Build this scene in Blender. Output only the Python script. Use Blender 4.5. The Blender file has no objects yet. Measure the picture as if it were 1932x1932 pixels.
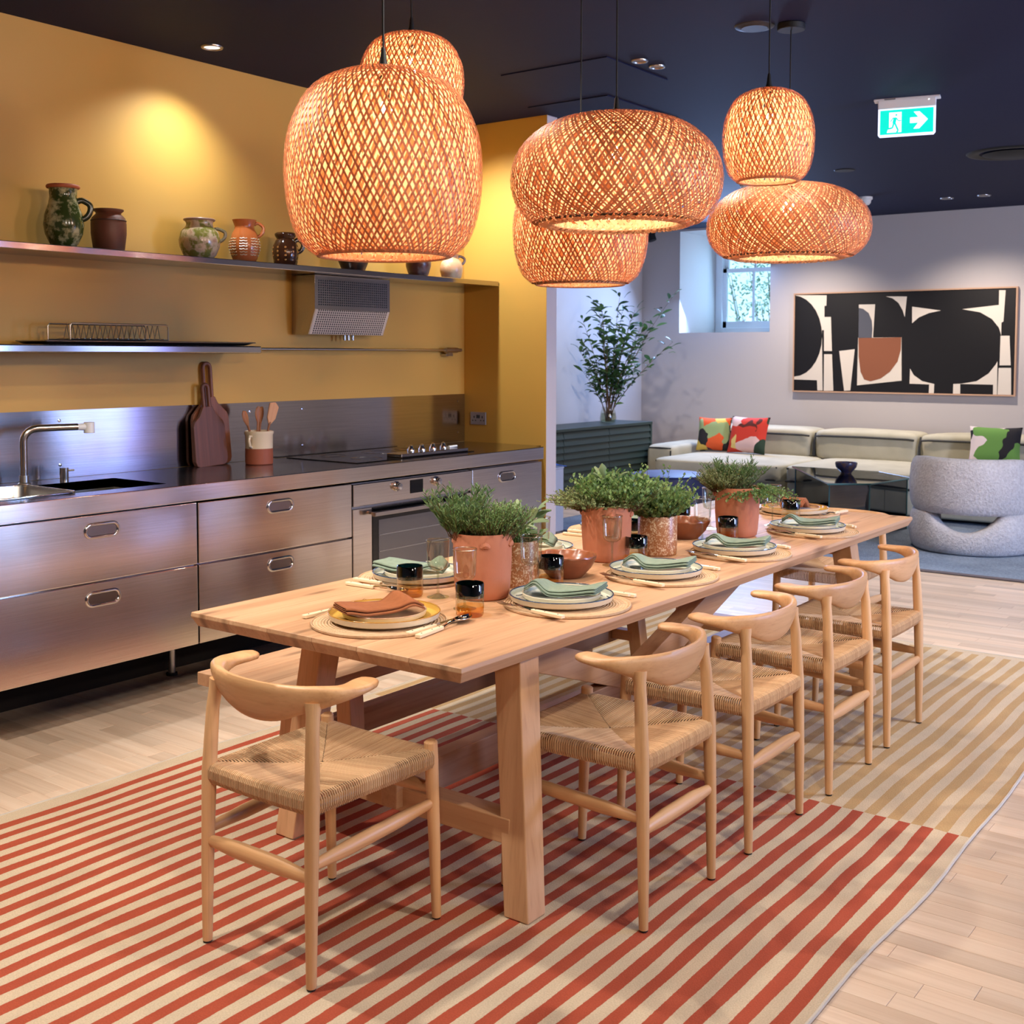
import bpy, math, random
from mathutils import Vector as V, Matrix
from bpy import context as CTX

sc = bpy.context.scene
COL = sc.collection
PI = math.pi
rnd = random.Random(7)

# ------------------------------------------------------------------ camera
cam = bpy.data.cameras.new('camera'); camo = bpy.data.objects.new('camera', cam); COL.objects.link(camo)
cam.sensor_width = 36.0; cam.lens = 2206.11 / 1932 * 36.0
cam.shift_y = -(966 - 797.96) / 1932.0
cam.clip_start = 0.05
camo.location = (0, 0, 1.5)
_y, _p, _r = 0.643252752, -0.0584119514, 0.00159597568
_f = V((math.cos(_p) * math.cos(_y), math.cos(_p) * math.sin(_y), math.sin(_p)))
_rt = V((math.sin(_y), -math.cos(_y), 0)); _up = _rt.cross(_f)
_R = _rt * math.cos(_r) + _up * math.sin(_r); _U = _up * math.cos(_r) - _rt * math.sin(_r)
camo.rotation_euler = Matrix((_R, _U, -_f)).transposed().to_euler()
cam.dof.use_dof = True; cam.dof.focus_distance = 3.6; cam.dof.aperture_fstop = 9.0
sc.camera = camo

# ------------------------------------------------------------------ exposure, world
vs = sc.view_settings
vs.view_transform = 'Standard'; vs.look = 'None'; vs.gamma = 1.0; vs.use_curve_mapping = False
vs.exposure = 0.3
world = bpy.data.worlds.new('sky'); sc.world = world; world.use_nodes = True
_bg = world.node_tree.nodes['Background']
_bg.inputs['Color'].default_value = (0.36, 0.62, 1.0, 1); _bg.inputs['Strength'].default_value = 2.8
sc.cycles.max_bounces = 10; sc.cycles.diffuse_bounces = 5; sc.cycles.glossy_bounces = 5
sc.cycles.transmission_bounces = 8; sc.cycles.transparent_max_bounces = 24
sc.cycles.caustics_reflective = False; sc.cycles.caustics_refractive = False
sc.cycles.sample_clamp_indirect = 6.0
sc.cycles.use_denoising = True

WARM = (1.0, 0.91, 0.80); LAMP = (1.0, 0.80, 0.62); DAY = (0.34, 0.52, 1.0)
def spot(name, loc, target, watts, angle, blend=0.6, color=WARM, radius=0.05):
    l = bpy.data.lights.new(name, 'SPOT'); l.energy = watts; l.spot_size = math.radians(angle); l.spot_blend = blend
    l.color = color; l.shadow_soft_size = radius
    o = bpy.data.objects.new(name, l); COL.objects.link(o); o.location = loc
    o.rotation_euler = (V(target) - V(loc)).to_track_quat('-Z', 'Y').to_euler()
    return o
def area(name, loc, target, sx, sy, watts, color, portal=False):
    l = bpy.data.lights.new(name, 'AREA'); l.shape = 'RECTANGLE'; l.size = sx; l.size_y = sy; l.energy = watts; l.color = color
    o = bpy.data.objects.new(name, l); COL.objects.link(o); o.location = loc
    o.rotation_euler = (V(target) - V(loc)).to_track_quat('-Z', 'Y').to_euler()
    if portal: l.cycles.is_portal = True
    return o
# ceiling spotlights over the dining area (out of frame; camera-side ones are added ambient fill)
spot('ceiling_spot', (1.75, 3.45, 2.9), (2.3, 2.2, 0.4), 139, 80, 0.7)
spot('ceiling_spot', (3.6, 3.0, 2.9), (3.6, 2.1, 0.4), 99, 85, 0.7)
spot('ceiling_spot', (5.2, 3.0, 2.9), (5.0, 2.0, 0.4), 86, 85, 0.7)
spot('ceiling_spot', (0.9, 2.6, 2.9), (2.2, 3.4, 0.0), 130, 85, 0.7)
spot('ceiling_spot', (2.4, 0.6, 2.9), (2.9, 1.5, 0.0), 76, 90, 0.7)
spot('ceiling_spot', (4.8, 0.5, 2.9), (4.8, 1.3, 0.0), 86, 90, 0.7)
spot('ceiling_spot', (0.2, 0.3, 2.9), (2.2, 2.2, 0.3), 40, 80, 0.7)
spot('ceiling_spot', (2.6, 1.8, 2.9), (2.9, 3.9, 0.2), 56, 70, 0.7)
spot('ceiling_spot', (4.6, 1.8, 2.9), (4.8, 3.9, 0.2), 50, 70, 0.7)
# unseen fill spots added on the right-hand side of the room, aimed across the table at the kitchen wall
for tx_, aim in ((0.6, (2.6, 4.7, 1.3)), (2.8, (4.2, 4.7, 1.3)), (5.0, (5.2, 4.7, 1.4))):
    spot('side_fill_spot', (tx_, -2.3, 2.85), aim, 205, 78, 0.9, (1.0, 0.84, 0.70), 0.22)
spot('side_fill_spot', (7.2, -2.3, 2.85), (12.0, 4.6, 1.6), 420, 78, 0.9, (1.0, 0.92, 0.88), 0.22)  # added fill to lift the far wall
# downlights washing the kitchen wall
spot('wall_washer', (3.64, 4.5, 2.92), (3.42, 4.60, 0.9), 46, 120, 1.0, (0.90, 0.96, 1.0), 0.03)
spot('wall_washer', (5.25, 4.5, 2.92), (5.6, 4.40, 1.1), 110, 130, 1.0, (0.92, 0.96, 1.0), 0.03)
# living room spots and added fill spots
spot('living_or_fill_spot', (11.05, 3.2, 2.9), (11.75, 3.2, 0.3), 165, 115, 1.0, (1, 0.85, 0.72))
spot('living_or_fill_spot', (11.05, 4.9, 2.9), (11.75, 5.0, 0.3), 165, 115, 1.0, (1, 0.85, 0.72))
spot('living_or_fill_spot', (10.6, -1.3, 2.9), (10.9, -3.0, 0.4), 130, 110, 1.0, (1, 0.92, 0.88))  # added fill: brightens the right wall for its reflection in the splashback
spot('living_or_fill_spot', (8.6, 5.6, 2.9), (9.8, 6.6, 1.0), 120, 90, 0.8, (1, 0.88, 0.8))
spot('living_or_fill_spot', (7.4, 1.6, 2.9), (7.3, 1.6, 0.0), 150, 90, 0.8, (1, 0.92, 0.86))  # added fill to brighten the floor beyond the table
spot('living_or_fill_spot', (7.6, 2.9, 2.9), (8.9, 2.6, 0.4), 90, 90, 0.8, (1, 0.88, 0.8))
# daylight entering through the windows
area('window_daylight', (8.3, -2.9, 1.15), (8.3, 3.0, 1.0), 1.15, 2.1, 17, (0.32, 0.26, 1.0))
area('window_daylight', (6.1, -2.9, 1.7), (6.8, 3.0, 0.3), 0.9, 1.5, 165, DAY)
area('window_daylight', (12.08, 6.07, 2.35), (9.4, 5.5, 0.4), 1.0, 1.0, 80, DAY)
area('window_daylight', (12.97, 6.07, 2.35), (12.0, 6.07, 2.2), 0.9, 0.9, 9, (0.34, 0.64, 1.0))

# ------------------------------------------------------------------ mesh helpers
class MB:
    def __init__(s): s.v = []; s.f = []
    def add(s, vs_, fs, m=None):
        n = len(s.v)
        s.v += [tuple(m @ V(p)) if m else tuple(p) for p in vs_]
        s.f += [tuple(i + n for i in q) for q in fs]
        return s
    def box(s, c, d, m=None):
        x, y, z = c; a, b, h = d[0] / 2, d[1] / 2, d[2] / 2
        vs_ = [(x + i * a, y + j * b, z + k * h) for k in (-1, 1) for j in (-1, 1) for i in (-1, 1)]
        return s.add(vs_, [(0, 2, 3, 1), (4, 5, 7, 6), (0, 1, 5, 4), (2, 6, 7, 3), (0, 4, 6, 2), (1, 3, 7, 5)], m)
    def bb(s, x0, x1, y0, y1, z0, z1):
        return s.box(((x0 + x1) / 2, (y0 + y1) / 2, (z0 + z1) / 2), (x1 - x0, y1 - y0, z1 - z0))
    def rings(s, rings, cap=True, closed=False):
        n = len(rings[0]); base = len(s.v)
        for r in rings: s.v += [tuple(p) for p in r]
        R = len(rings)
        for i in range(R if closed else R - 1):
            a = base + i * n; b = base + ((i + 1) % R) * n
            for j in range(n):
                k = (j + 1) % n
                s.f.append((a + j, a + k, b + k, b + j))
        if cap and not closed:
            s.f.append(tuple(base + j for j in range(n - 1, -1, -1)))
            s.f.append(tuple(base + (R - 1) * n + j for j in range(n)))
        return s
    def tube(s, pts, rad, n=8, cap=True, closed=False, flat=1.0):
        pts = [V(p) for p in pts]; N = len(pts); rs = []
        if not hasattr(rad, '__len__'): rad = [rad] * N
        up = None
        for i, p in enumerate(pts):
            t = (pts[(i + 1) % N] - pts[i - 1]) if closed else (pts[min(i + 1, N - 1)] - pts[max(i - 1, 0)])
            if t.length < 1e-9: t = V((0, 0, 1))
            t.normalize()
            if up is None:
                up = V((0, 0, 1)) if abs(t.z) < 0.9 else V((1, 0, 0))
            a = t.cross(up)
            if a.length < 1e-6: a = t.cross(V((0, 1, 0)))
            a.normalize(); b = a.cross(t).normalized(); up = b
            rs.append([p + a * math.cos(2 * PI * j / n) * rad[i] + b * math.sin(2 * PI * j / n) * rad[i] * flat for j in range(n)])
        return s.rings(rs, cap, closed)
    def lathe(s, prof, n=32, c=(0, 0, 0), cap=False):
        rs = [[(c[0] + r * math.cos(2 * PI * j / n), c[1] + r * math.sin(2 * PI * j / n), c[2] + z) for j in range(n)] for r, z in prof]
        return s.rings(rs, cap)
    def cyl(s, c, r, h, n=24, r2=None):
        return s.lathe([(r, 0), (r if r2 is None else r2, h)], n, c, True)
    def grid(s, fn, nu, nv):
        b = len(s.v)
        for i in range(nu + 1):
            for j in range(nv + 1): s.v.append(tuple(fn(i / nu, j / nv)))
        for i in range(nu):
            for j in range(nv):
                a = b + i * (nv + 1) + j
                s.f.append((a, a + nv + 1, a + nv + 2, a + 1))
        return s
    def beam(s, p0, p1, w, h, up=(0, 0, 1)):
        p0, p1 = V(p0), V(p1); t = (p1 - p0).normalized(); a = t.cross(V(up)).normalized(); b = a.cross(t)
        r = lambda p: [p + a * (i * w / 2) + b * (j * h / 2) for i, j in ((-1, -1), (1, -1), (1, 1), (-1, 1))]
        return s.rings([r(p0), r(p1)])
    def poly(s, pts, th=(0, 0, 0)):
        n = len(pts); b = len(s.v); th = V(th)
        s.v += [tuple(p) for p in pts]
        if th.length == 0:
            s.f.append(tuple(range(b, b + n))); return s
        s.v += [tuple(V(p) + th) for p in pts]
        s.f.append(tuple(range(b + n - 1, b - 1, -1))); s.f.append(tuple(range(b + n, b + 2 * n)))
        for j in range(n):
            k = (j + 1) % n; s.f.append((b + j, b + k, b + n + k, b + n + j))
        return s
    def mesh(s, name, mat=None, smooth=False, ang=40):
        me = bpy.data.meshes.new(name); me.from_pydata(s.v, [], s.f); me.validate()
        if mat: me.materials.append(mat)
        if smooth:
            me.shade_smooth()
            if ang < 180: me.set_sharp_from_angle(angle=math.radians(ang))
        me.update()
        return me
    def build(s, name, mat=None, parent=None, smooth=False, bevel=0, loc=None, ang=40, seg=2, kind=None, solid=0):
        o = bpy.data.objects.new(name, s.mesh(name, mat, smooth, ang)); COL.objects.link(o)
        if parent: o.parent = parent
        if loc: o.location = loc
        if solid:
            m = o.modifiers.new('solid', 'SOLIDIFY'); m.thickness = solid; m.offset = 0
        if bevel:
            m = o.modifiers.new('bevel', 'BEVEL'); m.width = bevel; m.segments = seg; m.limit_method = 'ANGLE'; m.angle_limit = math.radians(35)
        if kind: o['kind'] = kind
        return o

def fixn(o):
    import bmesh
    bm = bmesh.new(); bm.from_mesh(o.data); bmesh.ops.recalc_face_normals(bm, faces=bm.faces); bm.to_mesh(o.data); bm.free()
    return o
def tag(o, label, cat, group=None, kind=None):
    o['label'] = label
    if cat: o['category'] = cat
    if group: o['group'] = group
    if kind: o['kind'] = kind
    return o
def thing(name, label, cat, loc=(0, 0, 0), rz=0, group=None):
    o = bpy.data.objects.new(name, None); COL.objects.link(o); o.empty_display_size = 0.1
    o.location = loc; o.rotation_euler = (0, 0, rz)
    return tag(o, label, cat, group)
def dup(root, label, loc=None, rz=None, group=None):
    def cp(o, par):
        c = o.copy(); COL.objects.link(c)
        if par: c.parent = par; c.matrix_parent_inverse = o.matrix_parent_inverse
        for ch in list(o.children): cp(ch, c)
        return c
    r = cp(root, None)
    r['label'] = label
    if loc is not None: r.location = loc
    if rz is not None: r.rotation_euler = (0, 0, rz)
    if group: r['group'] = group
    return r
def struct(o, label=None):
    o['kind'] = 'structure'
    if label: o['label'] = label
    return o

# ------------------------------------------------------------------ material helpers
def lin(c):
    if isinstance(c, str): c = tuple(int(c[i:i + 2], 16) for i in (0, 2, 4))
    f = lambda u: u / 12.92 if u <= 0.04045 else ((u + 0.055) / 1.055) ** 2.4
    return tuple(f(x / 255) for x in c) + (1,)
class NT:
    def __init__(s, name):
        s.m = bpy.data.materials.new(name); s.m.use_nodes = True; s.t = s.m.node_tree; s.n = s.t.nodes; s.l = s.t.links
        s.p = s.n['Principled BSDF']; s.out = s.n['Material Output']
    def new(s, typ, **kw):
        n = s.n.new(typ)
        for k, v in kw.items():
            if k.startswith('i_'): n.inputs[k[2:].replace('_', ' ')].default_value = v
            else: setattr(n, k, v)
        return n
    def link(s, a, b): s.l.new(a, b)
    def math(s, op, a, b=None, c=None):
        n = s.n.new('ShaderNodeMath'); n.operation = op
        for i, x in enumerate((a, b, c)):
            if x is None: continue
            if isinstance(x, (int, float)): n.inputs[i].default_value = x
            else: s.link(x, n.inputs[i])
        return n.outputs[0]
    def coords(s, scale=(1, 1, 1), rand=0.0, loc=(0, 0, 0), which='Object'):
        tc = s.new('ShaderNodeTexCoord'); mp = s.new('ShaderNodeMapping')
        mp.inputs['Scale'].default_value = scale; mp.inputs['Location'].default_value = loc
        if rand:
            oi = s.new('ShaderNodeObjectInfo'); ad = s.new('ShaderNodeVectorMath', operation='ADD')
            cm = s.new('ShaderNodeCombineXYZ'); r = s.math('MULTIPLY', oi.outputs['Random'], rand)
            for i in range(3): s.link(r, cm.inputs[i])
            s.link(tc.outputs[which], ad.inputs[0]); s.link(cm.outputs[0], ad.inputs[1]); s.link(ad.outputs[0], mp.inputs['Vector'])
        else: s.link(tc.outputs[which], mp.inputs['Vector'])
        return mp.outputs[0]
    def noise(s, vec, scale, detail=3, rough=0.5, out='Fac'):
        n = s.new('ShaderNodeTexNoise'); n.inputs['Scale'].default_value = scale; n.inputs['Detail'].default_value = detail; n.inputs['Roughness'].default_value = rough
        s.link(vec, n.inputs['Vector']); return n.outputs[out]
    def ramp(s, fac, stops):
        r = s.new('ShaderNodeValToRGB'); e = r.color_ramp.elements
        while len(e) < len(stops): e.new(0.5)
        for el, (p, c) in zip(e, stops): el.position = p; el.color = c
        s.link(fac, r.inputs['Fac']); return r.outputs['Color']
    def mix(s, fac, a, b, mode='MIX'):
        n = s.new('ShaderNodeMix', data_type='RGBA', blend_type=mode)
        for sock, x in ((n.inputs['Factor'], fac), (n.inputs['A'], a), (n.inputs['B'], b)):
            pass
        ins = [n.inputs[0], n.inputs[6], n.inputs[7]]
        for sock, x in zip(ins, (fac, a, b)):
            if isinstance(x, (int, float)): sock.default_value = x
            elif isinstance(x, tuple): sock.default_value = x
            else: s.link(x, sock)
        return n.outputs[2]
    def bump(s, h, strength=0.2, dist=0.01):
        b = s.new('ShaderNodeBump'); b.inputs['Strength'].default_value = strength; b.inputs['Distance'].default_value = dist
        s.link(h, b.inputs['Height']); s.link(b.outputs[0], s.p.inputs['Normal'])
    def set(s, **kw):
        for k, v in kw.items(): s.p.inputs[k.replace('_', ' ')].default_value = v
        return s

def plain(name, col, rough=0.5, metal=0.0, var=None, vscale=6.0, bump=0.0, bscale=60.0, **kw):
    t = NT(name); c = lin(col)
    t.set(Roughness=rough, Metallic=metal, **kw)
    co = t.coords()
    if var is not None:
        t.link(t.ramp(t.noise(co, vscale, 4), [(0.3, c), (0.7, lin(var))]), t.p.inputs['Base Color'])
    else: t.p.inputs['Base Color'].default_value = c
    if bump: t.bump(t.noise(co, bscale, 3), bump, 0.004)
    return t.m
def emit(name, col, strength):
    t = NT(name); t.p.inputs['Base Color'].default_value = lin(col); t.p.inputs['Emission Color'].default_value = lin(col); t.p.inputs['Emission Strength'].default_value = strength
    return t.m
def wood(name, c1, c2, axis='X', dark=None, rough=0.5, across=16, rand=9.0, knots=False, island=False, coat=0.0):
    t = NT(name); k = {'X': (0.9, across, across), 'Y': (across, 0.9, across), 'Z': (across, across, 0.9)}[axis]
    co = t.coords(k, rand)
    a = t.noise(co, 1.0, 5, 0.6)
    fine = t.noise(t.coords(tuple(x * 6 if x > 1 else 2.5 for x in k), rand), 1.0, 3)
    col = t.ramp(a, [(0.28, lin(c1)), (0.72, lin(c2))])
    d = lin(dark or c1)
    f2 = t.ramp(fine, [(0.52, (0, 0, 0, 1)), (0.75, (1, 1, 1, 1))])
    col = t.mix(t.math('MULTIPLY', f2, 0.35), col, d)
    if knots:
        vo = t.new('ShaderNodeTexVoronoi'); vo.inputs['Scale'].default_value = 1.0
        if axis == 'X': vo.voronoi_dimensions = '2D'
        kk = {'X': (1.5, 7.0, 3), 'Y': (4.5, 1.6, 3), 'Z': (4.5, 4.5, 1.6)}[axis]
        t.link(t.coords(kk, rand), vo.inputs['Vector'])
        kf = t.ramp(vo.outputs['Distance'], [(0.03, (1, 1, 1, 1)), (0.13, (0, 0, 0, 1))])
        col = t.mix(t.math('MULTIPLY', kf, 0.6), col, lin((96, 62, 36)))
    if rand or island:
        oi = t.new('ShaderNodeObjectInfo'); r = oi.outputs['Random']
        if island:
            g = t.new('ShaderNodeNewGeometry'); r = t.math('FRACT', t.math('ADD', r, g.outputs['Random Per Island']))
        hs = t.new('ShaderNodeHueSaturation'); t.link(col, hs.inputs['Color'])
        t.link(t.math('MULTIPLY_ADD', r, 0.28, 0.86), hs.inputs['Value']); col = hs.outputs[0]
    t.link(col, t.p.inputs['Base Color']); t.set(Roughness=rough); t.p.inputs['Coat Weight'].default_value = coat
    t.bump(fine, 0.08, 0.002)
    return t.m
def glass(name, col, amount=0.10, rough=0.0, dens=None):
    """thin-walled glass: clear transmission with a fresnel reflection"""
    t = NT(name); n = t.n; n.remove(t.p)
    tr = t.new('ShaderNodeBsdfTransparent'); tr.inputs['Color'].default_value = lin(col) if not isinstance(col[0], float) else col + (1,)
    gl = t.new('ShaderNodeBsdfGlossy'); gl.inputs['Roughness'].default_value = rough
    lw = t.new('ShaderNodeLayerWeight'); lw.inputs['Blend'].default_value = 0.35
    f = t.math('MULTIPLY_ADD', t.math('POWER', lw.outputs['Facing'], 1.8), 0.80, amount * 0.7)
    mx = t.new('ShaderNodeMixShader'); t.link(f, mx.inputs[0]); t.link(tr.outputs[0], mx.inputs[1]); t.link(gl.outputs[0], mx.inputs[2])
    t.link(mx.outputs[0], t.out.inputs['Surface'])
    return t.m
def steel(name, col=(196, 188, 182), rough=0.24, tangent=(0, 0, 1), aniso=0.8, wave=0.0, streak=(1, 0, 0)):
    t = NT(name); t.set(Metallic=1.0, Roughness=rough); t.p.inputs['Anisotropic'].default_value = aniso
    cb = t.new('ShaderNodeCombineXYZ')
    for i in range(3): cb.inputs[i].default_value = tangent[i]
    t.link(cb.outputs[0], t.p.inputs['Tangent'])
    sc_ = tuple(3.0 if x else 260.0 for x in streak)
    fine = t.noise(t.coords(sc_), 1.0, 3)
    t.link(t.ramp(fine, [(0.3, lin(tuple(x * 0.93 for x in col))), (0.7, lin(col))]), t.p.inputs['Base Color'])
    if wave: t.bump(t.noise(t.coords((2.0, 2.0, 2.6), 5.0), 1.0, 1), wave, 0.02)
    return t.m
def leafm(name, c1, c2, rough=0.5):
    t = NT(name); g = t.new('ShaderNodeNewGeometry'); oi = t.new('ShaderNodeObjectInfo')
    r = t.math('FRACT', t.math('ADD', g.outputs['Random Per Island'], oi.outputs['Random']))
    col = t.ramp(r, [(0.0, lin(c1)), (1.0, lin(c2))])
    t.link(col, t.p.inputs['Base Color']); t.set(Roughness=rough)
    tl = t.new('ShaderNodeBsdfTranslucent'); t.link(col, tl.inputs['Color'])
    mx = t.new('ShaderNodeMixShader'); mx.inputs[0].default_value = 0.3
    t.link(t.p.outputs[0], mx.inputs[1]); t.link(tl.outputs[0], mx.inputs[2]); t.link(mx.outputs[0], t.out.inputs['Surface'])
    return t.m

# materials
M = {}
M['yellow'] = plain('yellow_paint', (208, 159, 72), 0.55, bump=0.03, bscale=220)
M['white'] = plain('white_paint', (205, 196, 196), 0.6, bump=0.03, bscale=220)
M['grey_wall'] = plain('grey_wall_paint', (188, 181, 178), 0.65, bump=0.03, bscale=220)
M['trim'] = plain('window_paint', (232, 236, 240), 0.4)
M['navy'] = plain('navy_ceiling_paint', (29, 34, 62), 0.7, Specular_IOR_Level=0.15)
M['navy2'] = plain('navy_panel_paint', (28, 33, 61), 0.7, Specular_IOR_Level=0.15)
M['black'] = plain('black_plastic', (9, 9, 10), 0.6)
M['rubber'] = plain('rubber', (18, 17, 16), 0.7)
M['unit_shade'] = plain('shade_panel_dark', (22, 14, 10), 0.9)
M['steel'] = steel('brushed_steel', (190, 184, 182), rough=0.15, aniso=0.7, wave=0.05)
M['steel_front'] = steel('brushed_steel_front', (236, 226, 218), rough=0.16, aniso=0.75, wave=0.12)
M['steel_top'] = steel('brushed_steel_top', (170, 166, 168), rough=0.16, tangent=(0, 1, 0))
M['steel_splash'] = steel('brushed_steel_splashback', (196, 190, 190), rough=0.15, aniso=0.85, wave=0.0)
M['steel_v'] = steel('brushed_steel_tube', rough=0.2, tangent=(1, 0, 0), aniso=0.0, streak=(0, 0, 1))
M['chrome'] = plain('polished_steel', (215, 212, 210), 0.08, 1.0)
M['satin'] = plain('satin_steel', (190, 186, 182), 0.28, 1.0)
M['blackglass'] = plain('black_glass', (8, 8, 9), 0.05)
M['white_plastic'] = plain('white_plastic', (235, 232, 226), 0.4)
M['oak_x'] = wood('oak_table_wood', (176, 132, 96), (212, 170, 132), 'X', (148, 102, 68), 0.5, 15, knots=True)
M['oak_y'] = wood('oak_beam_wood', (190, 142, 100), (216, 170, 126), 'Y', (160, 112, 72), 0.5, 15)
M['oak_z'] = wood('oak_leg_wood', (204, 156, 112), (228, 184, 140), 'Z', (172, 122, 82), 0.5, 15, knots=True)
M['chair_z'] = wood('chair_oak_upright', (208, 158, 108), (232, 186, 136), 'Z', (182, 130, 84), 0.45, 30)
M['chair_y'] = wood('chair_oak_cross', (196, 146, 98), (222, 174, 126), 'Y', (174, 122, 80), 0.42, 24)
M['chair_x'] = wood('chair_oak_side', (196, 146, 98), (222, 174, 126), 'X', (174, 122, 80), 0.42, 30)
M['plank'] = wood('floor_oak', (214, 184, 156), (236, 212, 188), 'Y', (196, 162, 132), 0.42, 22, rand=13.0, island=True, coat=0.15)
M['subfloor'] = plain('floor_base', (150, 116, 86), 0.7)
M['walnut'] = wood('walnut', (96, 52, 34), (140, 84, 58), 'Z', (64, 34, 22), 0.5, 22)
M['walnut2'] = wood('dark_walnut', (80, 42, 28), (116, 66, 46), 'Z', (50, 26, 18), 0.5, 22)
M['spoonwood'] = wood('spoon_wood', (140, 84, 48), (176, 114, 70), 'Z', (110, 62, 34), 0.55, 20)
M['terracotta'] = plain('terracotta', (180, 110, 80), 0.75, var=(192, 124, 94), vscale=9, bump=0.08, bscale=90)
M['soil'] = plain('soil', (44, 32, 24), 0.95, bump=0.5, bscale=90)
def cordm():
    t = NT('paper_cord'); g = t.new('ShaderNodeNewGeometry'); t.link(t.ramp(g.outputs['Random Per Island'], [(0, lin((190, 150, 110))), (1, lin((210, 173, 132)))]), t.p.inputs['Base Color'])
    t.set(Roughness=0.8); t.bump(t.noise(t.coords((300, 300, 300)), 1.0, 2), 0.4, 0.002); return t.m
M['cord'] = cordm()
M['cord_gap_shade'] = plain('shaded_underlay', (66, 44, 28), 0.9)  # dark brown stands in for the shade between the cords
M['ivory'] = plain('ivory_handle', (236, 218, 184), 0.3)
M['napkin_green'] = plain('sage_linen', (118, 136, 120), 0.9, var=(130, 148, 132), vscale=60, bump=0.15, bscale=700)
M['napkin_rust'] = plain('rust_linen', (140, 80, 42), 0.9, var=(152, 90, 50), vscale=60, bump=0.15, bscale=700)
M['stoneware'] = plain('stoneware', (214, 202, 178), 0.3)
M['glaze_white'] = plain('white_glaze', (206, 210, 196), 0.12)
M['glaze_yellow'] = plain('yellow_glaze', (206, 168, 84), 0.15)
M['glaze_red'] = plain('brick_glaze', (150, 84, 62), 0.2, var=(206, 178, 140), vscale=5)
M['rim_blue'] = plain('blue_rim', (40, 62, 92), 0.2)
M['rim_ochre'] = plain('ochre_rim', (176, 126, 54), 0.2)
M['clear'] = glass('clear_glass', (240, 243, 236), 0.12)
M['tealglass'] = glass('teal_glass', (44, 92, 106), 0.12)
M['amberglass'] = glass('amber_glass', (250, 212, 138), 0.10)
M['smoke'] = glass('smoked_glass', (156, 150, 148), 0.14)
M['smoke_edge'] = plain('glass_edge', (70, 110, 112), 0.15)
M['brown_bowl'] = plain('brown_earthenware', (132, 76, 48), 0.35, var=(112, 62, 40), vscale=14)
M['herb'] = leafm('herb_leaf', (62, 98, 50), (140, 172, 104))
M['herb_dark'] = leafm('rosemary_leaf', (54, 84, 44), (112, 142, 84))
M['herb_grey'] = leafm('thyme_leaf', (96, 114, 68), (150, 164, 112))
M['sage'] = leafm('sage_leaf', (92, 118, 84), (146, 164, 122), 0.7)
M['twig'] = plain('twig', (92, 66, 44), 0.8)
M['branchleaf'] = leafm('branch_leaf', (30, 58, 36), (92, 128, 70), 0.35)
M['green_wood'] = plain('dark_green_paint', (40, 56, 50), 0.45)
M['green_dark'] = plain('dark_green_shadow_gap', (24, 34, 30), 0.6)
M['sofa'] = plain('sofa_suede', (174, 168, 146), 0.85, var=(190, 184, 162), vscale=5, bump=0.1, bscale=40)
M['piping'] = plain('dark_piping', (40, 40, 40), 0.7)
M['art_cream'] = plain('cream_paint', (214, 204, 190), 0.7)
M['art_black'] = plain('black_paint', (12, 10, 12), 0.5)
M['art_brown'] = plain('brown_paint', (134, 78, 50), 0.7)
M['art_grey'] = plain('slate_paint', (78, 80, 90), 0.7)
M['frame'] = plain('frame_wood', (190, 152, 124), 0.5)
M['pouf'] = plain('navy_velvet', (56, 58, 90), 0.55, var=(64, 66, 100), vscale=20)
M['teal'] = emit('sign_teal', (0, 214, 190), 0.85)
M['signwhite'] = emit('sign_white', (245, 248, 250), 1.0)


# ================================================================== ROOM
CZ = 2.95; XB, XF, YR, YL = -2.0, 12.1, -3.0, 7.14; YK = 4.784; XN = 5.866
# floor: slab + oak strips laid along Y
fl = struct(MB().bb(XB, XF, YR, YL, -0.12, -0.007).build('floor', M['subfloor']))
W = 0.074; vis = []
strip_mesh = {}
def strip(L):
    if L not in strip_mesh:
        a, b = W / 2 - 0.0005, L / 2 - 0.0005
        m = MB(); m.rings([[(-a, -b, -0.0065), (a, -b, -0.0065), (a, b, -0.0065), (-a, b, -0.0065)], [(-a, -b, -0.0006), (a, -b, -0.0006), (a, b, -0.0006), (-a, b, -0.0006)],
                 [(-a + 0.0006, -b + 0.0006, 0), (a - 0.0006, -b + 0.0006, 0), (a - 0.0006, b - 0.0006, 0), (-a + 0.0006, b - 0.0006, 0)]])
        strip_mesh[L] = m
    return strip_mesh[L]
LENS = (0.34, 0.46, 0.58, 0.70)
allp = []
x = -0.2
while x < XF - W:
    y = -2.3 - rnd.random() * 0.6
    while y < YL:
        L = rnd.choice(LENS)
        yc = y + L / 2
        infr = (0.24 * x - 0.35 < y + L) and (yc - L / 2 < 1.95 * x + 0.5)
        wide = (0.02 * x - 2.2 < y + L) and (yc - L / 2 < 2.4 * x + 1.6)
        if wide and yc + L / 2 < YL and not (x < XN + 0.15 and yc > YK + 0.3):
            under = 0.75 < x < 5.95 and 1.1 < yc - L / 2 and yc + L / 2 < 3.45
            allp.append((x + W / 2, yc, L, under, not infr))
        y += L
    x += W
allp.sort(key=lambda q: (q[3], q[4], q[0] ** 2 + q[1] ** 2))
pm = {L: strip(L).mesh('floor_strip', M['plank']) for L in LENS}
rest = MB()
for i, (px, py, L, un, of_) in enumerate(allp):
    if i < 295:
        o = bpy.data.objects.new('floor_strip', pm[L]); COL.objects.link(o); o.parent = fl; o.location = (px, py, 0)
    elif not un:
        rest.add(strip(L).v, strip(L).f, Matrix.Translation((px, py, 0)))
rest.build('floor_strips_beyond', M['plank'], fl, kind='stuff')

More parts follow.
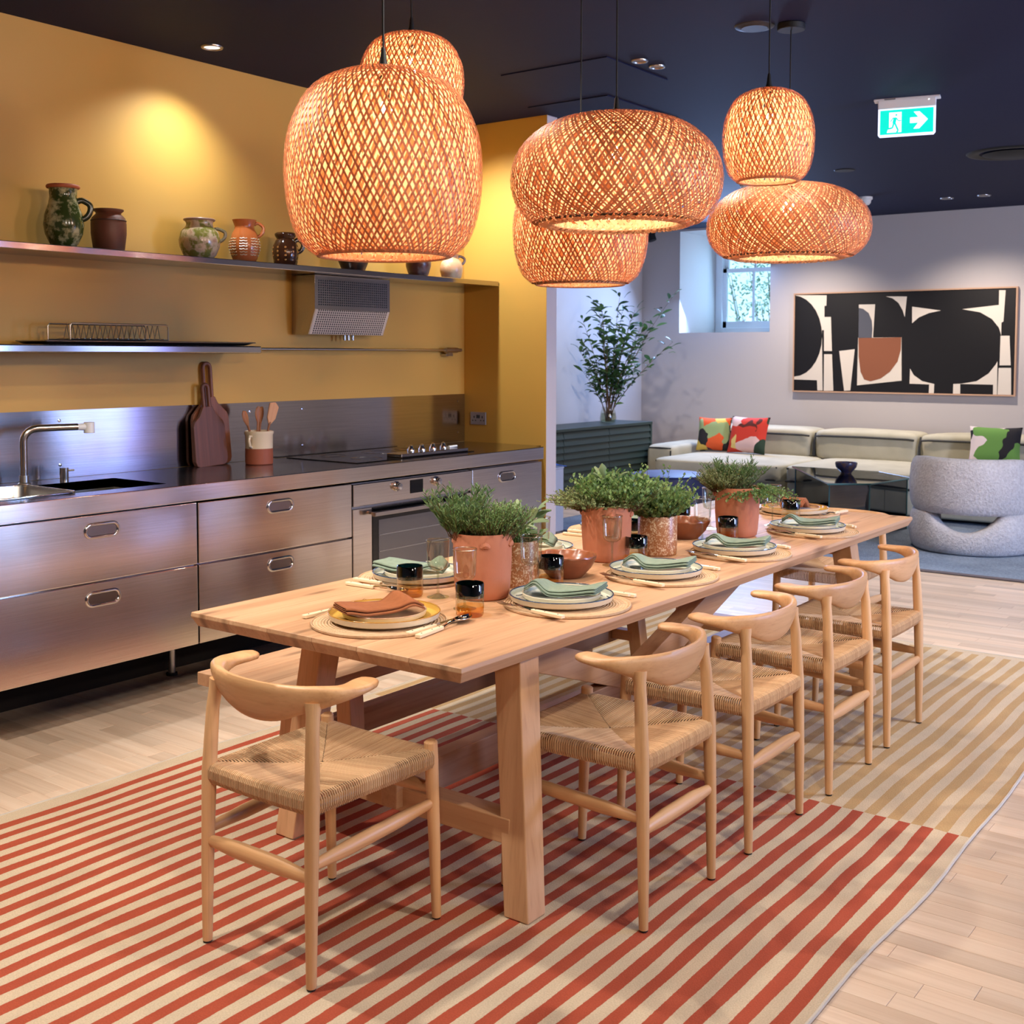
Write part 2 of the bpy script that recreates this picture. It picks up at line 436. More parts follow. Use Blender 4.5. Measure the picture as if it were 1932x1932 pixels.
# ceiling with flush access panels
ce = struct(MB().bb(XB, XF + 1.0, YR, YL, CZ, CZ + 0.12).build('ceiling', M['navy']))
def ceil_panel(x0, x1, y0, y1):
    MB().bb(x0, x1, y0, y1, CZ - 0.006, CZ).build('access_panel', M['navy2'], ce, bevel=0.002)
ceil_panel(4.90, 5.50, 3.10, 3.75); ceil_panel(2.55, 3.35, 3.05, 3.95); ceil_panel(5.62, 6.45, 3.55, 4.10)

# walls
struct(MB().bb(XB, XN, YK, YK + 0.16, -0.1, CZ).build('wall_left', M['yellow']))
pw = MB().bb(XN, XN + 0.004, 4.137, YK, -0.1, CZ)
wp = struct(MB().bb(XN + 0.004, XN + 0.11, 4.137, YL, -0.1, CZ).build('wall_return', M['white']))
pw.build('yellow_face', M['yellow'], wp)
struct(MB().bb(XN + 0.11, XF, YL, YL + 0.15, -0.1, CZ).build('wall_living_left', M['grey_wall']))
struct(MB().bb(XB - 0.15, XB, YR, YK + 0.15, -0.1, CZ).build('wall_back', M['grey_wall']))
# right wall (behind the camera's right shoulder) with a wide window
wr = MB().bb(XB, 5.6, YR - 0.15, YR, -0.1, CZ).bb(6.6, 7.7, YR - 0.15, YR, -0.1, CZ).bb(8.9, XF, YR - 0.15, YR, -0.1, CZ).bb(5.6, 6.6, YR - 0.15, YR, -0.1, 0.9).bb(5.6, 6.6, YR - 0.15, YR, 2.55, CZ).bb(7.7, 8.9, YR - 0.15, YR, -0.1, 0.05).bb(7.7, 8.9, YR - 0.15, YR, 2.25, CZ)
struct(wr.build('wall_right', M['grey_wall']))
w2 = MB()
for xx in (7.73, 8.3, 8.87): w2.bb(xx - 0.03, xx + 0.03, YR - 0.12, YR - 0.06, 0.05, 2.25)
for xx in (5.63, 6.1, 6.57): w2.bb(xx - 0.03, xx + 0.03, YR - 0.12, YR - 0.06, 0.9, 2.55)
w2.bb(7.7, 8.9, YR - 0.12, YR - 0.06, 0.05, 0.11).bb(7.7, 8.9, YR - 0.12, YR - 0.06, 2.19, 2.25)
w2o = struct(w2.build('window_2', M['trim']))
# far wall with a deep window recess
WY0, WY1, WZ = 5.508, 6.637, 1.755
fw = MB().bb(XF, XF + 0.95, YR, WY0, -0.1, CZ).bb(XF, XF + 0.95, WY1, YL + 0.15, -0.1, CZ).bb(XF, XF + 0.95, WY0, WY1, -0.1, WZ).bb(XF, XF + 0.95, WY0, WY1, 2.925, CZ)
struct(fw.build('wall_far', M['grey_wall']))
# sash window
WX = 13.05
wf = thing('window_1', 'white painted sash window set deep in the grey far wall', None)
del wf['label']; wf['kind'] = 'structure'
MB().bb(WX - 0.05, WX + 0.08, WY1 - 0.09, WY1, WZ, 2.93).bb(WX - 0.05, WX + 0.08, WY0, WY0 + 0.09, WZ, 2.93).bb(WX - 0.05, WX + 0.08, WY0 + 0.09, WY1 - 0.09, WZ, WZ + 0.075).build('window_frame', M['trim'], wf, bevel=0.006)
def sash(x, z0, z1, wide):
    m = MB(); a, b = WY0 + 0.09, WY1 - 0.09
    m.bb(x - 0.02, x + 0.02, b - 0.045, b, z0, z1).bb(x - 0.02, x + 0.02, a, a + 0.045, z0, z1).bb(x - 0.02, x + 0.02, a, b, z0, z0 + wide).bb(x - 0.02, x + 0.02, a, b, z1 - 0.045, z1)
    c = (a + b) / 2 + 0.08
    m.bb(x - 0.012, x + 0.012, c - 0.012, c + 0.012, z0, z1)
    s = m.build('sash', M['trim'], wf)
    for y0, y1 in ((a + 0.04, c), (c, b - 0.04)):
        MB().bb(x - 0.002, x + 0.002, y0, y1, z0 + 0.03, z1 - 0.03).build('pane', M['clear'], s)
sash(WX, WZ + 0.075, 2.545, 0.075); sash(WX + 0.045, 2.50, 2.92, 0.045)
MB().bb(WX - 0.06, WX - 0.025, 6.235, 6.275, WZ + 0.145, WZ + 0.16).build('sash_lift', M['satin'], wf)
# shrub outside the window, leaf colours paled for glaring daylight
r2 = random.Random(3); bush = MB(); stem = MB()
bt = thing('garden_shrub', 'bright leafy shrub growing outside the sash window', 'shrub', (14.6, 6.1, 0))
for i in range(60):
    a = r2.uniform(-1.2, 1.2); h = r2.uniform(1.4, 2.75)
    p = V((r2.uniform(-0.3, 0.3), a, h))
    stem.tube([(p.x * 0.3, a * 0.5, 0), p], [0.012, 0.004], 4)
    for k in range(48):
        q = p + V((r2.gauss(0, 0.16), r2.gauss(0, 0.17), r2.gauss(-0.12, 0.2)))
        d = V((r2.uniform(-1, 1), r2.uniform(-1, 1), r2.uniform(-0.6, 1))).normalized(); s_ = d.cross(V((0.3, 0.2, 1))).normalized()
        bush.poly([q, q + d * 0.032 + s_ * 0.018, q + d * 0.072, q + d * 0.032 - s_ * 0.018])
stem.build('stems', M['twig'], bt); bush.build('foliage', leafm('shrub_leaf', (84, 140, 96), (206, 226, 200)), bt, kind='stuff')
struct(MB().bb(13.2, 18, 2, 11, -0.1, 0).build('outdoor_paving', plain('paving', (196, 196, 190), 0.8)))  # paved ground outside the window, out of view

# ================================================================== KITCHEN
YF = 4.112; DEP = 0.62
M['recess'] = plain('darkened_steel', (150, 140, 134), 0.22, 1.0)
struct(MB().bb(XB, XN - 0.01, 4.60, 4.62, 0, 0.235).build('under_unit_shade', M['unit_shade']))  # dark panel added where only shade lies beneath the units
G_UNIT = 'steel drawer units along the yellow wall'
def stadium(c, w, h, r, n=10):
    """closed stadium path in the XZ plane"""
    pts = []
    for s_, a0 in ((1, -PI / 2), (-1, PI / 2)):
        for i in range(n + 1):
            a = a0 + PI * i / n
            pts.append((c[0] + s_ * (w / 2 - h / 2) + (h / 2) * math.cos(a), c[1], c[2] + h / 2 * math.sin(a)))
    return pts
def pull(parent, x, z, y):
    w, h = 0.15, 0.052
    hd = MB().tube(stadium((x, y - 0.001, z), w, h, 0), 0.007, 8, closed=True).build('handle', M['chrome'], parent, smooth=True, ang=180)
    i = MB().poly([(p[0], y - 0.0006, p[2]) for p in stadium((x, 0, z), w - 0.008, h - 0.008, 0)]); return hd, fixn(i.build('handle_recess_shade', M['recess'], parent))  # flat inner plate, its darker steel stands for the hollow's shade
def front(parent, name, x0, x1, z0, z1, y=YF, bow=0.0015):
    return MB().bb(x0, x1, y, y + 0.022, z0, z1).build(name, M['steel_front'], parent, bevel=0.003)
def unit_base(name, label, x0, x1, group=G_UNIT, cat='drawer unit', ztop=0.855):
    t = thing(name, label, cat, (0, 0, 0), 0, group)
    MB().bb(x0 + 0.004, x1 - 0.004, YF + 0.023, YF + DEP, 0.242, ztop).build('carcass', M['steel'], t)
    for xx in (x0 + 0.15,):
        MB().cyl((xx, YF + 0.40, 0.012), 0.017, 0.231, 14).build('leg', M['satin'], t, smooth=True)
        MB().cyl((xx, YF + 0.40, 0), 0.026, 0.012, 14).build('foot', M['rubber'], t, smooth=True)
    return t
u = unit_base('drawer_unit', 'wide steel unit with two deep drawers under the sink, nearest the camera', 2.268, 3.213, ztop=0.72)
for z0, z1, hz in ((0.590, 0.858, 0.795), (0.238, 0.584, 0.520)):
    d = front(u, 'drawer', 2.270, 3.210, z0, z1); pull(d, 2.742, hz, YF)
u = unit_base('drawer_unit', 'steel two-drawer unit between the sink unit and the oven', 3.216, 4.158)
for z0, z1, hz in ((0.590, 0.856, 0.795), (0.238, 0.584, 0.524)):
    d = front(u, 'drawer', 3.218, 4.156, z0, z1); pull(d, 3.686, hz, YF)
u = unit_base('drawer_unit', 'narrow steel unit right of the oven, ending at the white wall end', 5.112, 5.79)
d = front(u, 'door', 5.115, 5.788, 0.238, 0.852); pull(d, 5.437, 0.788, YF)

# oven
ov = thing('oven', 'built-in steel oven with glass door, two knobs and black display', 'oven')
MB().bb(4.165, 5.108, YF + 0.023, YF + DEP, 0.242, 0.852).build('body', M['satin'], ov)
cp = MB().bb(4.164, 5.108, YF - 0.004, YF + 0.022, 0.738, 0.850).build('control_panel', M['steel_front'], ov, bevel=0.003)
MB().bb(4.586, 4.687, YF - 0.0065, YF - 0.003, 0.768, 0.838).build('display', M['blackglass'], cp, bevel=0.001)
RX = Matrix.Rotation(PI / 2, 4, 'X')
for kx in (4.478, 4.795):
    k = MB().lathe([(0.026, 0), (0.026, 0.006), (0.02, 0.009), (0.019, 0.026), (0.0165, 0.031), (0, 0.032)], 24)
    k.v = [tuple(RX @ V(p)) for p in k.v]
    k.build('knob', M['chrome'], cp, smooth=True, loc=(kx, YF - 0.004, 0.816))
dr = MB().bb(4.164, 5.108, YF, YF + 0.022, 0.240, 0.726).build('oven_door', M['steel_front'], ov, bevel=0.003)
MB().bb(4.300, 5.060, YF - 0.003, YF, 0.262, 0.722).build('door_glass', M['blackglass'], dr, bevel=0.002)
MB().bb(4.345, 5.015, YF - 0.0045, YF - 0.003, 0.300, 0.655).build('viewing_window', plain('oven_window', (120, 120, 124), 0.12, 0.85), dr)
for z in (0.49, 0.575): MB().bb(4.35, 5.01, YF - 0.006, YF - 0.0046, z, z + 0.0035).build('rack_bar', M['satin'], dr)
hb = MB().bb(4.265, 5.045, YF - 0.058, YF - 0.034, 0.684, 0.707)
hb.bb(4.285, 4.315, YF - 0.036, YF - 0.001, 0.688, 0.703).bb(4.995, 5.025, YF - 0.036, YF - 0.001, 0.688, 0.703)
hb.build('door_handle', M['steel'], dr, bevel=0.003)

# worktop with sunk sink
WT0, WT1, ZT = 2.262, 5.79, 0.94
SX0, SX1, SY0, SY1 = 2.30, 3.135, 4.215, 4.60
wt = thing('worktop', 'long brushed steel worktop with deep apron and sunk sink', 'worktop')
m = MB().bb(WT0, SX0, YF - 0.012, YK - 0.006, ZT - 0.04, ZT).bb(SX1, WT1, YF - 0.012, YK - 0.006, ZT - 0.04, ZT)
m.bb(SX0, SX1, YF - 0.012, SY0, ZT - 0.04, ZT).bb(SX0, SX1, SY1, YK - 0.006, ZT - 0.04, ZT)
m.build('top_sheet', M['steel_top'], wt)
MB().bb(WT0, WT1, YF - 0.014, YF + 0.006, 0.866, ZT - 0.0005).build('apron', M['steel_front'], wt, bevel=0.003)
MB().bb(WT1, 5.862, YF + 0.06, YK - 0.006, ZT - 0.04, ZT - 0.001).build('end_strip', M['steel_top'], wt)
s = MB(); x0, x1, y0, y1, zb = SX0, SX1, SY0, SY1, ZT - 0.2
s.add([(x0, y0, ZT), (x1, y0, ZT), (x1, y1, ZT), (x0, y1, ZT), (x0, y0, zb), (x1, y0, zb), (x1, y1, zb), (x0, y1, zb)],
      [(0, 4, 5, 1), (1, 5, 6, 2), (2, 6, 7, 3), (3, 7, 4, 0), (4, 7, 6, 5)])
s.build('sink_basin', M['satin'], wt)
# loose round-cornered tray lying over the sink
def rrect(x0, x1, y0, y1, r, z, n=5):
    p = []
    for cx, cy, a0 in ((x1 - r, y1 - r, 0), (x0 + r, y1 - r, PI / 2), (x0 + r, y0 + r, PI), (x1 - r, y0 + r, PI * 1.5)):
        for i in range(n + 1):
            a = a0 + PI / 2 * i / n; p.append((cx + r * math.cos(a), cy + r * math.sin(a), z))
    return p
tr = thing('sink_tray', 'shallow steel tray with rounded corners resting over the sink', 'tray')
m = MB().rings([rrect(2.285, 2.705, 4.205, 4.612, 0.05, 0.945), rrect(2.30, 2.69, 4.22, 4.598, 0.045, 0.944), rrect(2.315, 2.675, 4.235, 4.583, 0.04, 0.86)], cap=False)
m.poly(rrect(2.315, 2.675, 4.235, 4.583, 0.04, 0.86)); fixn(m.build('bowl', M['satin'], tr, smooth=True, ang=30))
MB().tube(rrect(2.285, 2.705, 4.205, 4.612, 0.05, 0.945), 0.004, 6, closed=True).build('rim', M['chrome'], tr, smooth=True, ang=180)
# tap
tp = thing('tap', 'steel swan-neck tap with white filter head over the sink', 'tap', (2.735, 4.66, ZT))
MB().lathe([(0.026, 0), (0.026, 0.006), (0.02, 0.01), (0.019, 0.04)], 20, cap=True).build('base', M['satin'], tp, smooth=True)
path = [(0, 0, 0.03), (0, 0, 0.185)] + [(0.055 - 0.055 * math.cos(a), -0.018 * (1 - math.cos(a)), 0.185 + 0.055 * math.sin(a)) for a in (0.3, 0.6, 0.9, 1.2, PI / 2)] + [(0.14, -0.045, 0.241), (0.215, -0.07, 0.241)]
MB().tube(path, 0.0155, 14).build('spout', M['steel_v'], tp, smooth=True)
fh = MB().tube([(0.205, -0.067, 0.240), (0.25, -0.081, 0.240)], [0.0135, 0.0165], 14).build('filter_collar', M['white_plastic'], tp, smooth=True)
MB().cyl((0.262, -0.085, 0.212), 0.023, 0.048, 20).build('filter_head', M['white_plastic'], tp, smooth=True, bevel=0.002)
sp = thing('soap_dispenser', 'small steel mixer post with side pin behind the sink', 'tap', (2.93, 4.67, ZT))
MB().cyl((0, 0, 0), 0.019, 0.058, 18).build('post', M['steel_v'], sp, smooth=True)
MB().tube([(0.017, -0.006, 0.045), (0.042, -0.012, 0.045)], 0.004, 8).build('pin', M['satin'], sp, smooth=True)
# splashback sheet with screws
sb = thing('splashback', 'brushed steel splashback sheet screwed to the yellow wall', 'splashback')
MB().bb(WT0, XN - 0.002, YK - 0.005, YK - 0.001, ZT + 0.001, 1.246).build('sheet', M['steel_splash'], sb)
RXm = Matrix.Rotation(PI / 2, 4, 'X')
for sx in (2.98, 4.08, 4.45, 5.80):
    for sz in (1.0, 1.2):
        k = MB().lathe([(0.008, 0), (0.0075, 0.002), (0.0, 0.003)], 12); k.v = [tuple(RXm @ V(p)) for p in k.v]
        k.build('screw', M['chrome'], sb, smooth=True, loc=(sx, YK - 0.005, sz))
# hob
hb = thing('hob', 'black glass induction hob with raised steel control strip', 'hob')
MB().bb(4.30, 5.26, 4.215, 4.745, ZT + 0.0005, ZT + 0.0045).build('glass_plate', M['blackglass'], hb, bevel=0.001)
for cx, cy, r in ((4.52, 4.36, 0.085), (4.52, 4.61, 0.07), (4.85, 4.58, 0.10), (5.1, 4.6, 0.07)):
    MB().tube([(cx + r * math.cos(a * PI / 18), cy + r * math.sin(a * PI / 18), ZT + 0.0047) for a in range(36)], 0.0008, 4, closed=True).build('ring_mark', M['recess'], hb)
MB().bb(4.66, 5.23, 4.235, 4.345, ZT + 0.0046, ZT + 0.024).build('control_strip', M['steel'], hb, bevel=0.003)
for i in range(4):
    MB().lathe([(0.02, 0), (0.02, 0.012), (0.016, 0.02), (0.011, 0.03), (0.013, 0.036), (0, 0.041)], 18, (4.80 + i * 0.092, 4.292, ZT + 0.024)).build('knob', M['chrome'], hb, smooth=True)
MB().tube([(5.13, 4.30, ZT + 0.028), (5.21, 4.305, ZT + 0.032)], [0.009, 0.006], 10).build('grip', M['white_plastic'], hb, smooth=True)

# shelves
ts = thing('wall_shelf', 'long steel shelf high on the yellow wall holding old pottery', 'shelf')
MB().bb(2.0, XN - 0.003, 4.50, YK - 0.002, 1.928, 1.958).build('shelf_board', M['steel'], ts, bevel=0.003)
ls = thing('wall_shelf', 'short low steel shelf carrying the dish rack', 'shelf')
MB().bb(2.0, 3.925, 4.50, YK - 0.002, 1.504, 1.540).build('shelf_board', M['steel'], ls, bevel=0.006)
rl = thing('hanging_rail', 'thin steel utensil rail running from the low shelf under the hood', 'rail')
MB().tube([(3.925, 4.735, 1.527), (5.66, 4.735, 1.527)], 0.008, 10).build('bar', M['satin'], rl, smooth=True)
MB().tube([(5.62, 4.735, 1.527), (5.735, 4.735, 1.527)], 0.017, 14).build('end_clamp', M['satin'], rl, smooth=True)
MB().tube([(5.735, 4.735, 1.527), (5.775, 4.735, 1.527)], 0.011, 10).build('end_stud', M['satin'], rl, smooth=True)
MB().bb(5.63, 5.70, 4.74, YK - 0.001, 1.49, 1.503).bb(5.645, 5.685, 4.73, 4.745, 1.49, 1.515).build('bracket', M['satin'], rl)
# hood
hd = thing('cooker_hood', 'steel cooker hood with perforated front under the long shelf', 'cooker hood')
hx0, hx1, hy = 4.382, 4.968, 4.60
prof = [(YK - 0.002, 1.925), (hy, 1.925), (hy, 1.742), (hy + 0.055, 1.606), (YK - 0.002, 1.606)]
m = MB().poly([(hx0, a, b) for a, b in prof], (hx1 - hx0, 0, 0)); fixn(m.build('body', M['steel'], hd, bevel=0.002))
holes = MB()
hol = plain('perforation', (26, 26, 28), 0.6)
for i in range(34):
    for j in range(22):
        fx = hx0 + 0.03 + (hx1 - hx0 - 0.06) * i / 33
        if j < 11: y_, z_ = hy - 0.0006, 1.895 - j * 0.0128; t_ = (0, 0, 1)
        else:
            u_ = (j - 10.6) / 11.2; y_, z_ = hy + 0.055 * u_ - 0.0022, 1.742 - 0.136 * u_ - 0.0009
        w_, h_ = 0.0042, 0.0040
        dy = 0 if j < 11 else 0.0016
        holes.poly([(fx - w_, y_ - dy, z_ + h_), (fx - w_, y_ + dy, z_ - h_), (fx + w_, y_ + dy, z_ - h_), (fx + w_, y_ - dy, z_ + h_)])
holes.build('perforations', hol, hd, kind='stuff')
fp = MB(); fp.poly([(hx0 + 0.008, hy - 0.0003, 1.74), (hx1 - 0.008, hy - 0.0003, 1.74), (hx1 - 0.008, hy + 0.0527, 1.609), (hx0 + 0.008, hy + 0.0527, 1.609)])
fp.build('filter_panel', plain('filter_steel', (226, 214, 200), 0.45, 0.6), hd)
for kx in (4.70, 4.73, 4.765): MB().cyl((kx, hy + 0.10, 1.578), 0.009, 0.028, 12).build('knob', M['satin'], hd, smooth=True)

# socket
so = thing('wall_socket', 'double steel wall socket on the yellow return wall above the worktop', 'socket')
MB().bb(XN - 0.010, XN - 0.0005, 4.60, 4.722, 1.052, 1.132).build('plate', M['satin'], so, bevel=0.002)
for y0 in (4.628, 4.694):
    MB().bb(XN - 0.0108, XN - 0.0098, y0 - 0.0035, y0 + 0.0035, 1.093, 1.107).bb(XN - 0.0108, XN - 0.0098, y0 - 0.016, y0 - 0.007, 1.075, 1.081).bb(XN - 0.0108, XN - 0.0098, y0 + 0.007, y0 + 0.016, 1.075, 1.081).build('pin_holes', M['black'], so)
for y0 in (4.654, 4.668): MB().bb(XN - 0.0125, XN - 0.0098, y0 - 0.005, y0 + 0.005, 1.092, 1.114).build('switch', M['black'], so)

# dish rack and tray on the low shelf
ty = thing('oven_tray', 'flat dark metal tray lying on the low steel shelf', 'tray')
m = MB().rings([rrect(2.76, 3.90, 4.515, 4.75, 0.01, 1.556), rrect(2.78, 3.86, 4.535, 4.73, 0.01, 1.543), rrect(2.79, 3.85, 4.54, 4.725, 0.01, 1.541)], cap=True)
fixn(m.build('pan', plain('dark_tin', (96, 88, 84), 0.3, 0.9), ty)); MB().tube(rrect(2.76, 3.90, 4.515, 4.75, 0.01, 1.556), 0.003, 6, closed=True).build('rolled_edge', M['satin'], ty)
rk = thing('dish_rack', 'steel wire plate rack standing on the tray on the low shelf', 'rack')
for y0 in (4.53, 4.70):
    MB().tube([(2.885, y0, 1.562), (2.885, y0, 1.622), (2.893, y0, 1.632), (3.378, y0, 1.632), (3.388, y0, 1.622), (3.388, y0, 1.562)], 0.0036, 8).build('side_rail', M['satin'], rk, smooth=True)
for y0 in (4.53, 4.70): MB().tube([(2.885, y0, 1.5635), (3.388, y0, 1.5635)], 0.003, 6).build('base_rail', M['satin'], rk, smooth=True)
for i in range(18):
    x0 = 2.90 + i * 0.0275
    MB().tube([(x0, 4.53, 1.566), (x0 + 0.004, 4.57, 1.569), (x0 + 0.014, 4.60, 1.634), (x0 + 0.018, 4.63, 1.569), (x0 + 0.02, 4.70, 1.566)], 0.0018, 5).build('wire', M['satin'], rk, smooth=True)

# cutting boards leaning on the splashback
def board(name, label, mat, cx, y0, z0, w, h, neck, hw, tilt, lean, slot=True):
    t = thing(name, label, 'chopping board', (cx, y0, z0)); t.rotation_euler = (-lean, tilt, 0)
    half = [(0.02, 0), (w / 2 - 0.025, 0), (w / 2 - 0.008, 0.008), (w / 2, 0.03), (w / 2 - 0.004, h * 0.72), (w / 2 - 0.012, h * 0.80), (w / 2 - 0.045, h * 0.9), (hw + 0.02, h * 0.96), (hw + 0.004, h + 0.02), (hw, h + 0.06), (hw, h + neck - 0.03), (hw * 0.8, h + neck - 0.01), (hw * 0.4, h + neck)]
    th = 0.02; m = MB()
    if slot:
        body = [q for q in half if q[1] <= h + 0.03]
        pts = [(x, z) for x, z in body] + [(-x, z) for x, z in reversed(body)]
        m.poly([(x, 0, z) for x, z in pts], (0, th, 0))
        zs = h + 0.025; r0 = []
        for i in range(13):
            a = PI * i / 12; r0.append((hw * 0.72 * math.cos(a), h + neck - hw * 0.75 + hw * 0.72 * math.sin(a)))
        path = [(hw * 0.72, zs - 0.02)] + r0 + [(-hw * 0.72, zs - 0.02)]
        m.tube([(x, th / 2, z) for x, z in path], [0.0105] * len(path), 8)
    else:
        pts = [(x, z) for x, z in half] + [(-x, z) for x, z in reversed(half)]
        m.poly([(x, 0, z) for x, z in pts], (0, th, 0))
    fixn(m.build('board', mat, t, bevel=0.003))
    return t
board('chopping_board', 'tall walnut chopping board with long looped handle, at the back', M['walnut'], 3.815, 4.745, ZT, 0.235, 0.325, 0.19, 0.031, -0.05, 0.02)
board('chopping_board', 'smaller dark walnut board leaning in front of the tall one', M['walnut2'], 3.772, 4.70, ZT, 0.20, 0.28, 0.13, 0.024, -0.05, 0.05)

# crock with wooden spoons
ck = thing('utensil_crock', 'two-tone stoneware jug, cream above brick red, holding wooden spoons', 'jug', (3.985, 4.60, ZT))
MB().lathe([(0.0, 0), (0.066, 0), (0.070, 0.004), (0.070, 0.082)], 32).build('unglazed_base', plain('brick_clay', (150, 78, 52), 0.65), ck, smooth=True)
MB().lathe([(0.070, 0.082), (0.071, 0.15), (0.075, 0.158), (0.075, 0.168), (0.070, 0.171), (0.064, 0.166), (0.062, 0.09), (0, 0.085)], 32).build('glazed_neck', plain('cream_glaze', (226, 204, 172), 0.15), ck, smooth=True)
MB().tube([(-0.068, -0.02, 0.145), (-0.083, -0.028, 0.148), (-0.092, -0.032, 0.125), (-0.084, -0.03, 0.098), (-0.068, -0.022, 0.09)], 0.007, 8).build('handle', plain('cream_glaze_handle', (226, 204, 172), 0.15), ck, smooth=True)
def spoon(label, dx, dy, lean, rz, kind):
    t = thing('wooden_spoon', label, 'spoon', (3.985 + dx, 4.60 + dy, ZT + 0.088)); t.rotation_euler = (0, lean, rz)
    MB().tube([(0, 0, 0), (0, 0, 0.13)], [0.005, 0.006], 8).build('handle', M['spoonwood'], t, smooth=True)
    if kind == 'spoon':
        rs = []
        for i, (w, z) in enumerate(((0.006, 0.125), (0.014, 0.14), (0.021, 0.16), (0.022, 0.178), (0.016, 0.197), (0.004, 0.206))):
            rs.append([(w * math.cos(a * PI / 6), 0.006 * math.sin(a * PI / 6) * (1 if math.sin(a) else 1), z) for a in range(12)])
        MB().rings(rs).build('bowl', M['spoonwood'], t, smooth=True)
    else:
        MB().poly([(-0.007, -0.004, 0.12), (0.007, -0.004, 0.12), (0.026, -0.004, 0.15), (0.03, -0.004, 0.215), (0.006, -0.004, 0.235), (-0.026, -0.004, 0.225), (-0.022, -0.004, 0.15)], (0, 0.008, 0)).build('blade', wood('beech', (176, 116, 68), (206, 150, 98), 'Z', rough=0.55), t, bevel=0.002)
    return t
spoon('dark wooden spoon leaning left in the stoneware jug', -0.03, 0.0, -0.42, 0.2, 'spoon')
spoon('small upright wooden spoon in the middle of the stoneware jug', 0.005, 0.02, 0.06, 0.0, 'spoon')
spoon('pale wooden spatula leaning right in the stoneware jug', 0.03, -0.005, 0.27, -0.2, 'spatula')
spoon('wooden spoon behind the pale spatula in the stoneware jug', 0.02, 0.03, 0.2, 0.3, 'spoon')

# pottery on the long shelf
def pot_mat(name, c1, c2, scale, rough=0.2, c3=None, thr=(0.45, 0.55)):
    t = NT(name); n = t.noise(t.coords(), scale, 4, 0.6)
    st = [(thr[0], lin(c1)), (thr[1], lin(c2))] + ([(0.75, lin(c3))] if c3 else [])
    t.link(t.ramp(n, st), t.p.inputs['Base Color']); t.set(Roughness=rough); return t.m
SZ = 1.9585
def pottery(name, label, x, y, prof, mat, handle=None, rim=None, cat='jug'):
    t = thing(name, label, cat, (x, y, SZ), 0, None)
    k = len(prof); inner = [(r - 0.006, z) for r, z in reversed(prof[max(1, k - 6):])] + [(0, prof[max(1, k - 6)][1])]
    MB().lathe([(0, 0.0)] + prof + inner, 32).build('body', mat, t, smooth=True, ang=60)
    if handle:
        pts, r, hm = handle; MB().tube(pts, r[0], 8, flat=1.4).build('handle', hm, t, smooth=True)
    if rim:
        (r, z), rr, rm = rim; MB().tube([(r * math.cos(a * PI / 16), r * math.sin(a * PI / 16), z) for a in range(32)], rr, 8, closed=True).build('rim', rm, t, smooth=True, ang=180)
    return t
def hpath(r0, z0, r1, z1, out, a=-0.5):
    c, s_ = math.cos(a), math.sin(a)
    h_ = z0 - z1; rm = max(r0, r1)
    pts = [(r0 - 0.005, z0 - 0.004), (r0 + out * 0.45, z0 + 0.004), (rm + out * 0.80, z0 - 0.14 * h_), (rm + out * 0.98, z0 - 0.38 * h_), (rm + out * 0.80, z0 - 0.66 * h_), (r1 + out * 0.38, z1 + 0.12 * h_), (r1 - 0.006, z1)]
    sm = []
    for i in range(len(pts) - 1):
        P = [pts[max(0, i - 1)], pts[i], pts[i + 1], pts[min(len(pts) - 1, i + 2)]]
        for k in range(4):
            u = k / 4
            sm.append(tuple(0.5 * (2 * P[1][j] + (P[2][j] - P[0][j]) * u + (2 * P[0][j] - 5 * P[1][j] + 4 * P[2][j] - P[3][j]) * u * u + (-P[0][j] + 3 * P[1][j] - 3 * P[2][j] + P[3][j]) * u ** 3) for j in (0, 1)))
    sm.append(pts[-1])
    return [(r * c, r * s_, z) for r, z in sm]
gm = pot_mat('green_splash_glaze', (56, 68, 30), (176, 172, 132), 22, 0.15, (200, 196, 166), (0.48, 0.62))
tc = plain('bare_terracotta_rim', (176, 92, 56), 0.6)
pottery('pottery_jug', 'tall green splashed jug with terracotta rim, far left on the long shelf', 2.925, 4.625, [(0.045, 0), (0.060, 0.02), (0.078, 0.06), (0.084, 0.10), (0.078, 0.145), (0.062, 0.19), (0.056, 0.22), (0.058, 0.25), (0.066, 0.262), (0.062, 0.27)], gm, (hpath(0.060, 0.205, 0.078, 0.125, 0.034), [0.009] * 6, plain('dark_green_glaze', (40, 46, 26), 0.2)), ((0.0615, 0.263), 0.009, tc))
pottery('pottery_jar', 'plain dark brown jar without handle beside the green jug', 3.148, 4.625, [(0.060, 0), (0.068, 0.01), (0.077, 0.08), (0.077, 0.125), (0.072, 0.15), (0.056, 0.166), (0.054, 0.172), (0.066, 0.182), (0.066, 0.188)], plain('brown_jar_glaze', (104, 58, 40), 0.5, var=(88, 48, 34), vscale=8), None, ((0.075, 0.138), 0.003, plain('slip_band', (70, 44, 40), 0.5)), 'jar')
pottery('pottery_jug', 'squat round mottled green and white jug in the middle of the shelf', 3.650, 4.625, [(0.062, 0), (0.078, 0.02), (0.095, 0.06), (0.098, 0.09), (0.088, 0.13), (0.066, 0.155), (0.062, 0.168), (0.068, 0.186), (0.072, 0.19)], pot_mat('mottled_glaze', (120, 116, 52), (196, 172, 140), 18, 0.2, (160, 110, 80)), (hpath(0.070, 0.145, 0.092, 0.085, 0.032), [0.006] * 6, plain('olive_handle', (110, 100, 70), 0.25)), ((0.070, 0.188), 0.006, plain('mauve_rim', (140, 108, 88), 0.4)))
